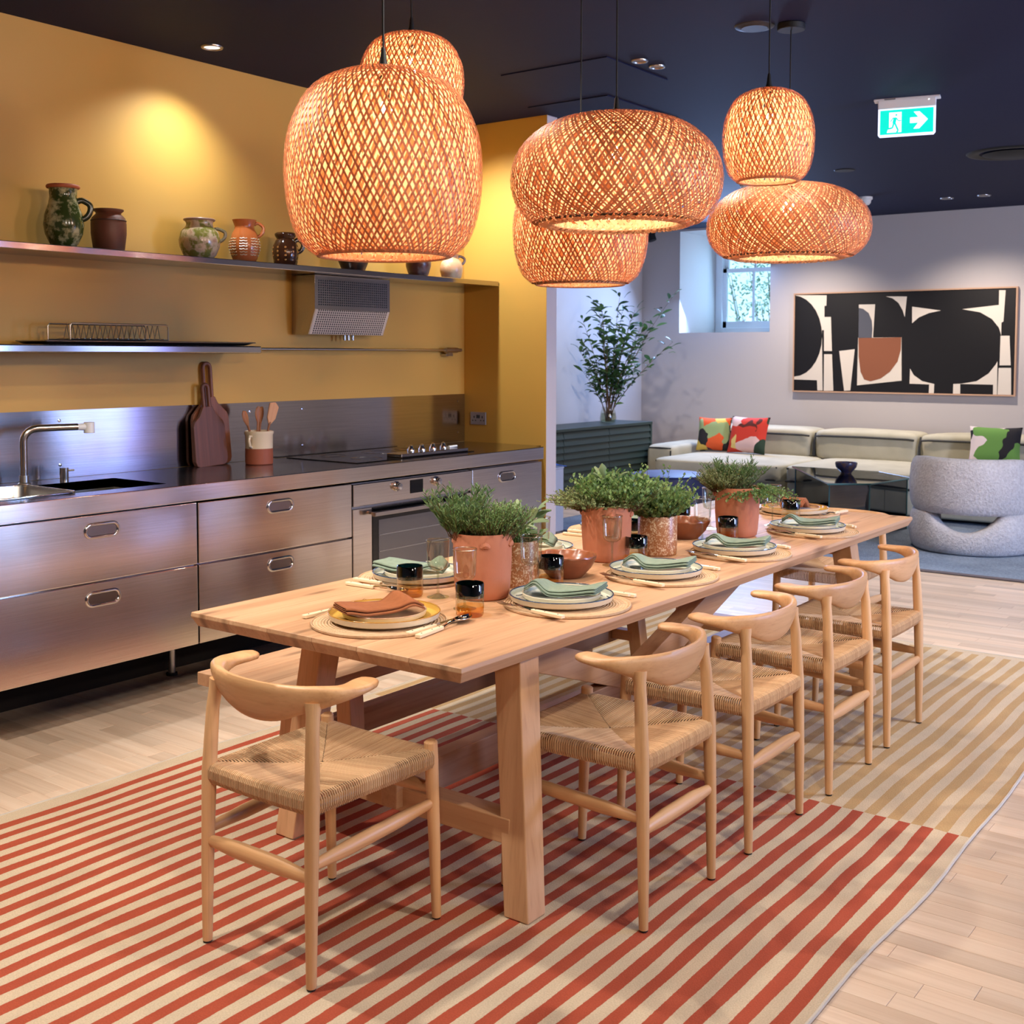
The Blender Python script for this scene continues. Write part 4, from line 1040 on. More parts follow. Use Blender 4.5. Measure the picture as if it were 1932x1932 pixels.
def mk_cut(kind):
    t = thing({'f': 'fork', 'k': 'table_knife', 's': 'spoon'}[kind], '', {'f': 'fork', 'k': 'knife', 's': 'spoon'}[kind], (0, 0, 0), 0, G[{'f': 'forks', 'k': 'knives', 's': 'spoons'}[kind]])
    hnd = MB().rings([[(x, s_ * w, z) for s_, z in ((-1, 0.0), (1, 0.0), (1, 0.010), (-1, 0.010))] for x, w in ((-0.135, 0.008), (-0.131, 0.0095), (-0.06, 0.0085), (-0.018, 0.0068), (-0.015, 0.006))])
    h = hnd.build('handle', M['ivory'], t, bevel=0.002)
    for x in (-0.115, -0.065, -0.03): MB().cyl((x, 0, 0.0095), 0.0022, 0.0011, 8).build('rivet', M['rubber'], h)
    if kind == 'k':
        MB().poly([(-0.016, -0.005, 0.006), (0.0, -0.009, 0.006), (0.09, -0.0095, 0.006), (0.128, 0.000, 0.006), (0.13, 0.006, 0.006), (-0.016, 0.006, 0.006)], (0, 0, 0.0016)).build('blade', M['chrome'], t)
    elif kind == 's':
        rs = []
        for x, w, z in ((0.045, 0.004, 0.006), (0.058, 0.012, 0.005), (0.078, 0.019, 0.003), (0.098, 0.020, 0.0025), (0.116, 0.014, 0.0035), (0.126, 0.004, 0.006)):
            rs.append([(x, w * math.cos(PI * k / 6), z + 0.010 - 0.008 * math.sin(PI * k / 6)) for k in range(7)])
        m = MB(); b = 0
        for r in rs: m.v += r
        for i in range(5):
            for j in range(6): a = i * 7 + j; m.f.append((a, a + 7, a + 8, a + 1))
        m.build('bowl', M['chrome'], t, smooth=True, solid=0.0012)
        MB().tube([(-0.016, 0, 0.006), (0.02, 0, 0.012), (0.046, 0, 0.012)], [0.004, 0.003, 0.0035], 8).build('neck', M['chrome'], t, smooth=True)
    else:
        MB().tube([(-0.016, 0, 0.006), (0.03, 0, 0.012), (0.055, 0, 0.009)], [0.004, 0.003, 0.003], 8).build('neck', M['chrome'], t, smooth=True)
        MB().poly([(0.05, -0.003, 0.008), (0.062, -0.0105, 0.008), (0.075, -0.0115, 0.008), (0.075, 0.0115, 0.008), (0.062, 0.0105, 0.008), (0.05, 0.003, 0.008)], (0, 0, 0.0016)).build('fork_head', M['chrome'], t)
        for k in range(4):
            yy = -0.0096 + k * 0.0064
            MB().tube([(0.074, yy, 0.0088), (0.10, yy, 0.0075), (0.122, yy * 0.96, 0.0125)], [0.0017, 0.0016, 0.0008], 6).build('tine', M['chrome'], t, smooth=True)
    return t
proto = {}
def put(key, maker, label, loc, rz):
    if key not in proto:
        t = maker(); proto[key] = t; t['label'] = label; t.location = loc; t.rotation_euler = (0, 0, rz); return t
    return dup(proto[key], label, loc, rz)
# centre, facing angle (direction the diner looks), colour, words
SET = [((2.385, 2.235), 0.0, 'rust', 'at the near end of the table'),
       ((2.885, 1.975), PI / 2, 'green', 'first on the right side, nearest camera'),
       ((3.452, 1.975), PI / 2, 'green', 'second on the right side, before spotted pot'),
       ((4.030, 1.965), PI / 2, 'green', 'third on the right side, before far bowl'),
       ((4.715, 1.960), PI / 2, 'green', 'fourth on the right side, farthest of row'),
       ((2.905, 2.560), -PI / 2, 'green', 'on the bench side, nearest camera'),
       ((3.560, 2.575), -PI / 2, 'green', 'on the bench side, behind the sage leaves'),
       ((4.215, 2.600), -PI / 2, 'green', 'on the bench side, left of middle terracotta pot'),
       ((5.215, 2.235), PI, 'rust', 'at the far end of the table')]
for i, ((cx, cy), ang, colr, words) in enumerate(SET):
    f = V((math.cos(ang), math.sin(ang), 0)); r_ = V((f.y, -f.x, 0)); c = V((cx, cy, ZTAB))
    mc = c - f * 0.028 - r_ * 0.010 if i else c - f * 0.02
    put('mat', mk_mat, 'coiled straw placemat ' + words, tuple(mc), 0)
    pz = ZTAB + 0.0095
    rim = M['rim_ochre'] if colr == 'rust' else M['rim_blue']
    put('dp' + colr, lambda: mk_plate(0.158, 0.021, M['glaze_yellow'] if colr == 'rust' else M['glaze_white'], rim, 'dinner_plate', 'plate', 'dinner plates', colr == 'green'), ('yellow' if colr == 'rust' else 'white blue-rimmed') + ' dinner plate ' + words, (cx, cy, pz), ang)
    off = V((0.0, 0.0, 0))
    put('sp' + colr, lambda: mk_plate(0.119, 0.017, M['glaze_red'] if colr == 'rust' else M['glaze_white'], M['glaze_red'] if colr == 'rust' else M['stoneware'], 'side_plate', 'plate', 'side plates'), ('brick red' if colr == 'rust' else 'small cream') + ' side plate ' + words, (cx, cy, pz + 0.0065), ang)
    na = ang + PI + (-0.37 if i == 0 else 0.35)
    put('nk' + colr, lambda: mk_napkin(M['napkin_rust'] if colr == 'rust' else M['napkin_green']), ('rust brown' if colr == 'rust' else 'sage green') + ' linen napkin ' + words, (cx - f.x * 0.015 - 0.012, cy - f.y * 0.015, pz + 0.0245), na)
    if i == 6: pass
    fk = c - r_ * 0.185 + f * -0.01
    if i in (0,):   # near end: fork lies beyond the plate, knife and spoon to its right
        fk = c - r_ * -0.0 + V((0.02, 0.205, 0))
    if i != 6:
        zf = ZTAB + (0.0092 if i else 0.0008)
        put('f', lambda: mk_cut('f'), 'ivory-handled fork ' + words, (fk.x, fk.y, zf), ang - (0.12 if i else 0.0))
        kn = c + r_ * 0.150 + f * 0.0; so_ = c + r_ * 0.205 - f * 0.0
        if i == 0: kn = V((2.425, 2.085, 0)); so_ = V((2.42, 2.035, 0))
        put('k', lambda: mk_cut('k'), 'ivory-handled knife ' + words, (c.x + r_.x * 0.172, c.y + r_.y * 0.172, ZTAB + 0.0092) if i else (2.432, 2.075, ZTAB + 0.0008), ang + (0.0 if i else 0.05))
        put('s', lambda: mk_cut('s'), 'ivory-handled spoon ' + words, (c.x + r_.x * 0.205, c.y + r_.y * 0.205, ZTAB + (0.0092 if i > 8 else 0.0008)) if i else (2.425, 2.045, ZTAB + 0.0008), ang + (0.02 if i else 0.12))

def mk_tumbler():
    t = thing('tumbler', '', 'tumbler', (0, 0, 0), 0, 'two-tone tumblers with dark rim and amber base')
    R = 0.041
    MB().lathe([(0, 0.0), (R * 0.9, 0), (R * 0.98, 0.006), (R, 0.022), (R, 0.030)], 28).build('amber_base', M['amberglass'], t, smooth=True)
    MB().lathe([(R, 0.030), (R, 0.060)], 28).build('clear_wall', M['clear'], t, smooth=True)
    MB().lathe([(R, 0.060), (R, 0.094), (R - 0.0012, 0.0955), (R - 0.0026, 0.094), (R - 0.003, 0.055), (R, 0.055)], 28).build('dark_band', M['tealglass'], t, smooth=True)
    return t
M['glassrim'] = glass('glass_rim', (240, 243, 238), 0.6)
def mk_wine():
    t = thing('wine_glass', '', 'wine glass', (0, 0, 0), 0, 'clear stemmed wine glasses')
    MB().lathe([(0, 0.084), (0.018, 0.086), (0.029, 0.094), (0.033, 0.106), (0.036, 0.178)], 28).build('bowl', M['clear'], t, smooth=True)
    MB().tube([(0.036 * math.cos(a * PI / 14), 0.036 * math.sin(a * PI / 14), 0.178) for a in range(28)], 0.0016, 6, closed=True).build('rim', M['glassrim'], t, smooth=True, ang=180)
    MB().lathe([(0.0045, 0.012), (0.0036, 0.03), (0.0038, 0.07), (0.006, 0.085)], 12).build('stem', M['clear'], t, smooth=True)
    MB().lathe([(0, 0.0005), (0.034, 0.0005), (0.0345, 0.002), (0.02, 0.0055), (0.0045, 0.012)], 28).build('foot', glass('green_tint_glass', (250, 253, 242), 0.10), t, smooth=True)
    return t
for (x, y_), w in (((2.690, 2.412), 'dark-banded tumbler standing left of the nearest wine glass'), ((2.590, 2.092), 'dark-banded tumbler at the near end, closest to the camera'),
                   ((3.100, 2.163), 'dark-banded tumbler touching the nearer brown bowl in view'), ((3.630, 2.158), 'dark-banded tumbler in front of the spotted pot'),
                   ((3.985, 2.385), 'teal tumbler half hidden between middle terracotta and spotted pot'), ((4.288, 2.120), 'dark-banded tumbler in front of the farthest terracotta pot'),
                   ((4.955, 2.140), 'dark-banded tumbler closest to the far end of the table'), ((4.46, 2.43), 'teal tumbler on the bench side behind the far brown bowl')):
    put('tumbler', mk_tumbler, w, (x, y_, ZTAB), rnd.random() * 6)
for (x, y_), w in (((2.728, 2.330), 'wine glass left of the nearest terracotta pot, farther left one'), ((2.648, 2.158), 'wine glass in front of the nearest terracotta pot, behind a tumbler'),
                   ((2.970, 2.150), 'wine glass in front of the sage plant, left of a tumbler'), ((3.335, 2.375), 'wine glass behind the sage leaves on the bench side'),
                   ((3.520, 2.192), 'wine glass in front of the middle terracotta pot'), ((4.184, 2.182), 'wine glass in front of the far brown bowl'),
                   ((4.780, 2.150), 'wine glass right of the farthest terracotta pot'), ((4.53, 2.325), 'wine glass behind the far brown bowl, left of farthest terracotta pot')):
    put('wine', mk_wine, w, (x, y_, ZTAB), 0)
def mk_bowl():
    t = thing('earthenware_bowl', '', 'bowl', (0, 0, 0), 0, 'brown earthenware bowls')
    MB().lathe([(0, 0.0), (0.055, 0), (0.064, 0.008), (0.088, 0.035), (0.102, 0.062), (0.105, 0.072)], 36).build('outside', M['brown_bowl'], t, smooth=True)
    m = MB(); rs = []
    for r, z in ((0.105, 0.072), (0.104, 0.077), (0.098, 0.074), (0.09, 0.055), (0.065, 0.022), (0.03, 0.012), (0.0, 0.011)):
        rs.append([(r * math.cos(a * PI / 18), r * math.sin(a * PI / 18), z + (0.0018 * math.sin(a * 2.1) if r > 0.097 else 0)) for a in range(36)])
    m.rings(rs, cap=False).build('inside', plain('brown_inside', (146, 88, 58), 0.25, var=(126, 72, 46), vscale=16), t, smooth=True)
    return t
put('bowl', mk_bowl, 'brown earthenware bowl between the nearest and middle terracotta pots', (3.248, 2.207, ZTAB), 0)
put('bowl', mk_bowl, 'brown earthenware bowl behind the spotted pot, near the farthest terracotta pot', (4.238, 2.292, ZTAB), 1)

# herb pots
def herb(m, st, c, R, n, L, leaf, lw, spread, up, seed, leaves=14, droop=0.0, arc=None):
    q = random.Random(seed)
    for i in range(n):
        a = q.uniform(0, 2 * PI) if arc is None else q.uniform(*arc); r0 = R * math.sqrt(q.random())
        b = V((c[0] + r0 * math.cos(a), c[1] + r0 * math.sin(a), c[2]))
        o = V((math.cos(a), math.sin(a), 0)) * (spread * (0.3 + r0 / R) * q.uniform(0.4, 1.2)) + V((q.gauss(0, 0.15), q.gauss(0, 0.15), 0)) * spread
        ln = L * q.uniform(0.55, 1.1); d = (V((0, 0, up)) + o).normalized()
        pts = [b + d * ln * u + V((0, 0, -droop * ln * u * u)) + o * (0.18 * ln * u * u) for u in (0, 0.35, 0.7, 1.0)]
        st.tube(pts, [0.0011, 0.001, 0.0008, 0.0005], 3, cap=False)
        for k in range(leaves):
            u = 0.2 + 0.8 * (k + q.random() * 0.5) / leaves; s_ = min(2, int(u * 3)); p = pts[s_].lerp(pts[s_ + 1], u * 3 - s_ if u < 1 else 1)
            aa = q.uniform(0, 2 * PI); e = V((math.cos(aa), math.sin(aa), q.uniform(0.2, 0.9))).normalized(); e = (e + d * 0.5).normalized()
            ss = e.cross(V((q.uniform(-1, 1), q.uniform(-1, 1), q.uniform(-1, 1)))).normalized(); l_ = leaf * q.uniform(0.7, 1.25); w_ = lw * l_
            m.poly([p, p + e * l_ * 0.45 + ss * w_, p + e * l_, p + e * l_ * 0.45 - ss * w_])
def terracotta_pot(label, x, y_, r=0.092, h=0.204):
    t = thing('herb_pot', label, 'herb pot', (x, y_, ZTAB))
    MB().lathe([(0, 0.0), (r * 0.80, 0), (r * 0.88, 0.006), (r * 0.93, 0.03), (r * 0.985, 0.10), (r * 0.99, 0.15), (r, h - 0.004), (r * 0.995, h), (r * 0.94, h - 0.001), (r * 0.90, h - 0.03)], 44).build('pot', M['terracotta'], t, smooth=True, ang=60)
    for a in (1.9, 1.9 + PI, 3.9):
        m = MB().tube([(r * 0.98 * math.cos(a + d), r * 0.98 * math.sin(a + d), 0.165 + z) for d, z in ((-0.14, 0.0), (-0.07, 0.006), (0, 0.008), (0.07, 0.006), (0.14, 0.0))], [0.006, 0.010, 0.012, 0.010, 0.006], 8)
        m.build('lug', M['terracotta'], t, smooth=True)
    MB().lathe([(0, h - 0.022), (r * 0.92, h - 0.026)], 24).build('soil', M['soil'], t)
    return t, (0, 0, h - 0.022), r * 0.85
def spotted():
    t = NT('spotted_glaze'); co = t.coords(); a = t.noise(co, 170, 3, 0.65); b = t.noise(co, 60, 3, 0.6)
    f = t.ramp(t.math('ADD', t.math('MULTIPLY', a, 0.6), t.math('MULTIPLY', b, 0.4)), [(0.50, (0, 0, 0, 1)), (0.58, (1, 1, 1, 1))])
    t.link(t.mix(f, lin((164, 106, 66)), lin((218, 190, 158))), t.p.inputs['Base Color']); t.set(Roughness=0.35); return t.m
M['spotted'] = spotted()
def spotted_pot(label, x, y_, r=0.074, h=0.148):
    t = thing('herb_pot', label, 'herb pot', (x, y_, ZTAB))
    MB().lathe([(0, 0.0), (r * 0.93, 0), (r * 0.98, 0.004), (r, 0.02), (r, h - 0.002), (r * 0.985, h), (r * 0.95, h - 0.002), (r * 0.94, h - 0.03)], 40).build('pot', M['spotted'], t, smooth=True, ang=60)
    MB().lathe([(0, h - 0.018), (r * 0.95, h - 0.022)], 24).build('soil', M['soil'], t)
    return t, (0, 0, h - 0.018), r * 0.85
def foliage(t, parts, stemname='stems'):
    st = MB()
    for nm, mat, argl in parts:
        m = MB()
        for a in argl: herb(m, st, *a[0], **a[1])
        m.build(nm, mat, t, kind='stuff')
    st.build('stems', M['twig'] if stemname == 'stems' else mat, t, kind='stuff')
t, c, r = terracotta_pot('nearest tall terracotta pot of thyme and rosemary on the table', 2.818, 2.226)
foliage(t, [('thyme', M['herb'], [(((c[0] + 0.02, c[1] - 0.015, c[2]), r * 0.98, 620, 0.108, 0.0085, 0.24, 0.62, 1.0, 1), dict(leaves=22))]),
            ('rosemary', M['herb_dark'], [(((-0.055, 0.045, c[2]), r * 0.42, 46, 0.165, 0.024, 0.085, 0.52, 1.0, 2), dict(leaves=46))])])
t, c, r = terracotta_pot('middle terracotta pot of oregano and sage on the table', 3.610, 2.273)
foliage(t, [('thyme', M['herb_grey'], [(((-0.03, 0.04, c[2]), r * 0.8, 360, 0.120, 0.0095, 0.28, 0.95, 0.75, 3), dict(leaves=20, droop=0.25))]),
            ('oregano', M['herb'], [(((0.03, -0.03, c[2]), r * 0.9, 330, 0.140, 0.016, 0.36, 0.75, 1.0, 4), dict(leaves=16))])])
q = random.Random(21)
for i in range(9):
    a = q.uniform(0, 2 * PI); lf = MB(); L = 0.055
    lf.grid(lambda u, v: (L * u, 0.030 * (v - 0.5) * math.sin(PI * min(1, u * 0.96 + 0.02)) ** 0.7, 0.010 * math.sin(u * 2.5) - 0.006 * (2 * v - 1) ** 2), 6, 4)
    o = lf.build('sage_leaf', M['sage'], t, smooth=True); o.location = (0.03 * math.cos(a) + 0.005, 0.03 * math.sin(a), c[2] + q.uniform(0.075, 0.125)); o.rotation_euler = (q.uniform(-0.4, 0.4), -q.uniform(0.3, 1.2), a)
t, c, r = spotted_pot('brown pot with white speckle holding bushy oregano', 3.835, 2.188)
foliage(t, [('oregano', M['herb'], [((c, r * 0.95, 240, 0.125, 0.018, 0.38, 0.85, 1.0, 6), dict(leaves=15)), ((c, r * 0.8, 26, 0.20, 0.015, 0.36, 0.75, 1.0, 9), dict(leaves=14))])])
t, c, r = spotted_pot('speckled brown pot with broad sage leaves behind the nearest terracotta pot', 3.040, 2.262)
foliage(t, [('oregano', M['herb'], [((c, r * 0.9, 60, 0.075, 0.014, 0.36, 0.6, 1.0, 11), dict(leaves=12))])])
q = random.Random(5)
for i in range(22):
    a = q.uniform(0, 2 * PI) if i > 8 else q.uniform(-2.4, 0.2); lf = MB(); L = q.uniform(0.05, 0.075)
    lf.grid(lambda u, v: (L * u, 0.030 * (v - 0.5) * math.sin(PI * min(1, u * 0.96 + 0.02)) ** 0.7, 0.012 * math.sin(u * 2.6) - 0.006 * (2 * v - 1) ** 2), 6, 4)
    rr = q.uniform(0.02, 0.075)
    o = lf.build('sage_leaf', M['sage'], t, smooth=True); o.location = (rr * math.cos(a), rr * math.sin(a), c[2] + q.uniform(0.01, 0.10)); o.rotation_euler = (q.uniform(-0.5, 0.5), -q.uniform(-0.1, 0.9), a + q.uniform(-0.5, 0.5))
t, c, r = terracotta_pot('farthest terracotta pot with trailing thyme on the table', 4.430, 2.150)
foliage(t, [('thyme', M['herb_grey'], [(((-0.035, 0.045, c[2]), r * 0.6, 420, 0.100, 0.0078, 0.28, 0.75, 0.9, 7), dict(leaves=22))]),
            ('rosemary', M['herb_dark'], [(((0.02, 0.02, c[2]), r * 0.6, 70, 0.135, 0.022, 0.085, 0.55, 1.0, 8), dict(leaves=34))]),
            ('trailing_thyme', M['herb'], [(((0.02, -0.055, c[2]), r * 0.55, 170, 0.130, 0.012, 0.32, 1.4, 0.55, 12), dict(leaves=16, droop=0.55))])])

# ================================================================== LIVING ROOM
def shag(name, c1, c2, sc_=70):
    t = NT(name); co = t.coords()
    a = t.noise(co, sc_, 4, 0.7); b = t.noise(co, 3.5, 3)
    t.link(t.ramp(t.math('ADD', t.math('MULTIPLY', a, 0.6), t.math('MULTIPLY', b, 0.4)), [(0.35, lin(c1)), (0.65, lin(c2))]), t.p.inputs['Base Color'])
    t.set(Roughness=0.95); t.p.inputs['Sheen Weight'].default_value = 0.3
    t.bump(a, 0.9, 0.02); return t.m
lr = thing('living_rug', 'large mottled blue grey rug under the sofa and armchair', 'rug')
m = MB().grid(lambda u, v: (8.14 + 3.5 * u, 1.2 + 4.75 * v, 0.020 + 0.002 * math.sin(u * 40) * math.sin(v * 50)), 40, 50)
m.build('pile', shag('blue_pile', (84, 102, 122), (150, 166, 184), 45), lr, smooth=True)
MB().tube([(8.14, 1.2, 0.011), (11.64, 1.2, 0.011), (11.64, 5.95, 0.011), (8.14, 5.95, 0.011)], 0.0105, 6, closed=True).build('edge', plain('rug_edge', (112, 106, 110), 0.95), lr)
ZG = 0.0225
def puff(m, x0, x1, y0, y1, z0, z1, e=0.28, n=14, bulge=0.0, wob=0.0, seed=0):
    """soft upholstered block: superellipsoid"""
    q = random.Random(seed); ph = [q.uniform(0, 6) for _ in range(4)]
    c = V(((x0 + x1) / 2, (y0 + y1) / 2, (z0 + z1) / 2)); h = V(((x1 - x0) / 2, (y1 - y0) / 2, (z1 - z0) / 2))
    pw = lambda a, k: math.copysign(abs(a) ** k, a)
    def f(u, v):
        th = -PI + 2 * PI * u; p = -PI / 2 + PI * v
        x = pw(math.cos(p), e) * pw(math.cos(th), e); y = pw(math.cos(p), e) * pw(math.sin(th), e); z = pw(math.sin(p), e)
        w = 1 + wob * (math.sin(x * 3 + ph[0]) * math.sin(y * 4 + ph[1]))
        zz = z * (1 + bulge * (1 - x * x) * (1 - y * y))
        return c + V((h.x * x * w, h.y * y * w, h.z * zz * w))
    return m.grid(f, n * 4, n * 2)
sf = thing('sectional_sofa', 'long low sage grey suede sofa with dark piping along the far wall', 'sofa')
ys = [6.05, 4.62, 3.32, 1.9]
for i in range(3):
    y1, y0 = ys[i], ys[i + 1]; g = 0.012
    MB_ = MB(); puff(MB_, 10.46, 11.98, y0 + g, y1 - g, ZG + 0.025, 0.30, 0.16).build('base', M['sofa'], sf, smooth=True, ang=180)
    c = puff(MB(), 10.42, 11.62, y0 + g, y1 - g, 0.265, 0.45, 0.22, 14, 0.22, 0.012, i).build('seat_cushion', M['sofa'], sf, smooth=True, ang=180)
    MB().tube([(10.435, y0 + 0.05, 0.30), (10.425, (y0 + y1) / 2, 0.302), (10.435, y1 - 0.05, 0.30)], 0.011, 6).tube([(10.47, y0 + 0.05, 0.418), (10.46, (y0 + y1) / 2, 0.425), (10.47, y1 - 0.05, 0.418)], 0.009, 6).build('piping', M['piping'], c, smooth=True)
for i, (y1, y0) in enumerate(((6.05, 4.76), (4.75, 3.68), (3.67, 1.9))):
    c = puff(MB(), 11.52, 12.02, y0 + 0.008, y1 - 0.008, 0.42, 0.735, 0.26, 14, 0.05, 0.014, 10 + i).build('back_cushion', M['sofa'], sf, smooth=True, ang=180)
    P = [(11.535, y0 + 0.03, 0.662), (11.518, y0 + 0.1, 0.670), (11.512, (y0 + y1) / 2, 0.674), (11.518, y1 - 0.1, 0.670), (11.535, y1 - 0.03, 0.662)]
    MB().tube(P, 0.011, 6).tube([(11.55, y1 - 0.006, 0.46), (11.55, y1 - 0.006, 0.60), (11.60, y1 - 0.006, 0.69)], 0.013, 6).build('piping', M['piping'], c, smooth=True)
a = puff(MB(), 10.95, 12.0, 6.06, 6.40, ZG + 0.025, 0.535, 0.2, 14, 0.04, 0.01, 20).build('arm', M['sofa'], sf, smooth=True, ang=180)
MB().tube([(10.965, 6.10, 0.50), (10.955, 6.24, 0.505), (10.965, 6.37, 0.50)], 0.009, 6).tube([(10.96, 6.105, 0.08), (10.955, 6.10, 0.48)], 0.009, 6).build('piping', M['piping'], a, smooth=True)
for fx in (10.6, 11.8):
    for fy in (2.1, 3.32, 4.62, 5.9): MB().cyl((fx, fy, ZG), 0.03, 0.035, 10).build('foot', M['rubber'], sf)

# throw cushions: generic blocks of flat colour
def patch_mat(name, cols, scale, seed):
    t = NT(name); co = t.coords((scale, scale, scale), 0, (seed, seed * 0.7, seed * 0.3))
    w = t.noise(co, 1.3, 1, 0.5, 'Color'); ad = t.new('ShaderNodeVectorMath', operation='MULTIPLY_ADD')
    t.link(w, ad.inputs[0]); ad.inputs[1].default_value = (0.7, 0.7, 0.7); t.link(co, ad.inputs[2])
    vo = t.new('ShaderNodeTexVoronoi'); vo.inputs['Scale'].default_value = 1.0; t.link(ad.outputs[0], vo.inputs['Vector'])
    sp = t.new('ShaderNodeSeparateColor'); t.link(vo.outputs['Color'], sp.inputs[0])
    r = t.new('ShaderNodeValToRGB'); r.color_ramp.interpolation = 'CONSTANT'; e = r.color_ramp.elements
    while len(e) < len(cols): e.new(0.5)
    for i, c in enumerate(cols): e[i].position = i / len(cols); e[i].color = lin(c)
    t.link(sp.outputs[0], r.inputs[0]); t.link(r.outputs[0], t.p.inputs['Base Color']); t.set(Roughness=0.9); return t.m
def cushion(label, loc, rz, lean, w, h, mat, back, roll=0.0):
    t = thing('throw_cushion', label, 'cushion', loc); t.rotation_euler = (0, lean, rz)
    def f(u, v, s_):
        a, b = 2 * u - 1, 2 * v - 1
        k = 1 - 0.07 * (1 - b * b); l = 1 - 0.07 * (1 - a * a)
        return V((s_ * 0.075 * ((1 - a ** 4) * (1 - b ** 4)) ** 0.6, a * w / 2 * k, h / 2 + b * h / 2 * l))
    MB().grid(lambda u, v: f(u, v, -1), 16, 16).build('front_panel', mat, t, smooth=True, ang=180)
    MB().grid(lambda u, v: f(v, u, 1), 16, 16).build('back_panel', back, t, smooth=True, ang=180)
    return t
cushion('orange throw cushion with yellow and black colour patches, left end of the sofa', (11.33, 5.80, 0.468), 0.10, 0.25, 0.38, 0.37, patch_mat('cushion_print_warm', [(222, 92, 44), (222, 92, 44), (216, 186, 90), (36, 34, 38), (222, 92, 44), (150, 170, 120), (82, 48, 70)], 7.0, 2.0), plain('orange_cloth', (222, 92, 44), 0.9))
cushion('red and pale pink patchwork throw cushion overlapping the orange one', (11.22, 5.36, 0.468), -0.12, 0.28, 0.46, 0.40, patch_mat('cushion_print_pink', [(206, 58, 42), (226, 190, 186), (226, 190, 186), (40, 60, 44), (206, 58, 42), (90, 36, 28), (224, 196, 120)], 6.0, 5.3), plain('red_cloth', (150, 50, 40), 0.9))
cushion('yellow, green and black patchwork throw cushion at the right end of the sofa', (11.31, 2.90, 0.468), 0.12, 0.25, 0.46, 0.38, patch_mat('cushion_print_green', [(226, 206, 60), (98, 142, 66), (222, 206, 204), (26, 24, 30), (98, 142, 66), (206, 178, 190)], 6.0, 8.1), plain('black_cloth', (30, 28, 32), 0.9))

# abstract picture
pc = thing('wall_picture', 'wide framed abstract of black, cream and brown shapes on the far wall', 'picture', (12.055, 5.21, 1.10))
PW, PH = 2.30, 1.068
MB().bb(0.006, 0.042, -PW + 0.012, -0.012, 0.012, PH - 0.012).build('canvas', M['art_black'], pc)
for nm, b in (('frame_strip', (-0.004, 0.043, -PW, 0, 0, 0.014)), ('frame_strip', (-0.004, 0.043, -PW, 0, PH - 0.014, PH)), ('frame_strip', (-0.004, 0.043, -0.014, 0, 0.014, PH - 0.014)), ('frame_strip', (-0.004, 0.043, -PW, -PW + 0.014, 0.014, PH - 0.014))):
    MB().bb(*b).build(nm, M['frame'], pc)
ART = {
'C1': [(0.012, 1.049), (0.37, 1.038), (0.368, 0.926), (0.347, 0.927), (0.349, 0.807), (0.421, 0.806), (0.439, 0.443), (0.35, 0.443), (0.346, 0.667), (0.323, 0.667), (0.342, 0.02), (0.283, 0.019), (0.277, 0.129), (0.015, 0.134)],
'C2': [(0.351, 0.409), (0.44, 0.409), (0.462, 0.019), (0.354, 0.017)], 'C3': [(0.518, 0.443), (0.688, 0.463), (0.648, 0.026), (0.58, 0.021)],
'C4': [(0.723, 0.93), (0.897, 0.929), (0.881, 0.581), (0.726, 0.579)], 'G': [(0.724, 0.895), (0.77, 0.885), (0.83, 0.839), (0.865, 0.759), (0.873, 0.67), (0.868, 0.581), (0.726, 0.582)],
'C5': [(0.722, 0.583), (1.179, 0.584), (1.189, 0.138), (0.719, 0.081)],
'B': [(0.726, 0.579), (1.177, 0.584), (1.175, 0.457), (1.144, 0.334), (1.067, 0.228), (0.97, 0.156), (0.863, 0.125), (0.795, 0.145), (0.755, 0.225), (0.732, 0.386)],
'C6': [(1.006, 1.008), (1.226, 1.001), (1.208, 0.788), (1.186, 0.858), (1.14, 0.937), (1.078, 0.986)], 'C7': [(1.281, 0.896), (1.571, 0.85), (1.454, 0.827), (1.352, 0.785), (1.284, 0.726)],
'C8': [(1.779, 0.859), (2.126, 0.893), (2.125, 1.037), (2.186, 1.035), (2.173, 0.729), (2.155, 0.721), (2.155, 0.597), (2.131, 0.672), (2.065, 0.756), (1.951, 0.825), (1.853, 0.844)],
'C9': [(2.149, 0.592), (2.233, 0.591), (2.251, 0.303), (2.147, 0.302)], 'CA': [(2.139, 0.277), (2.255, 0.278), (2.262, 0.011), (2.135, 0.008)],
'CB': [(2.127, 0.342), (2.13, 0.012), (2.092, 0.011), (2.092, 0.111), (1.777, 0.113), (1.779, 0.014), (1.708, 0.013), (1.709, 0.112), (1.788, 0.116), (1.935, 0.144), (2.046, 0.221), (2.108, 0.306)],
'CC': [(1.273, 0.265), (1.313, 0.196), (1.4, 0.136), (1.521, 0.109), (1.519, 0.012), (1.468, 0.011), (1.47, 0.103), (1.271, 0.108)],
'E1': [(0.0, 1.045), (0.072, 1.032), (0.14, 0.998), (0.201, 0.945), (0.253, 0.875), (0.292, 0.792), (0.317, 0.7), (0.326, 0.604), (0.32, 0.507), (0.298, 0.415), (0.262, 0.333), (0.213, 0.264), (0.154, 0.211), (0.086, 0.178), (0.015, 0.166)]}
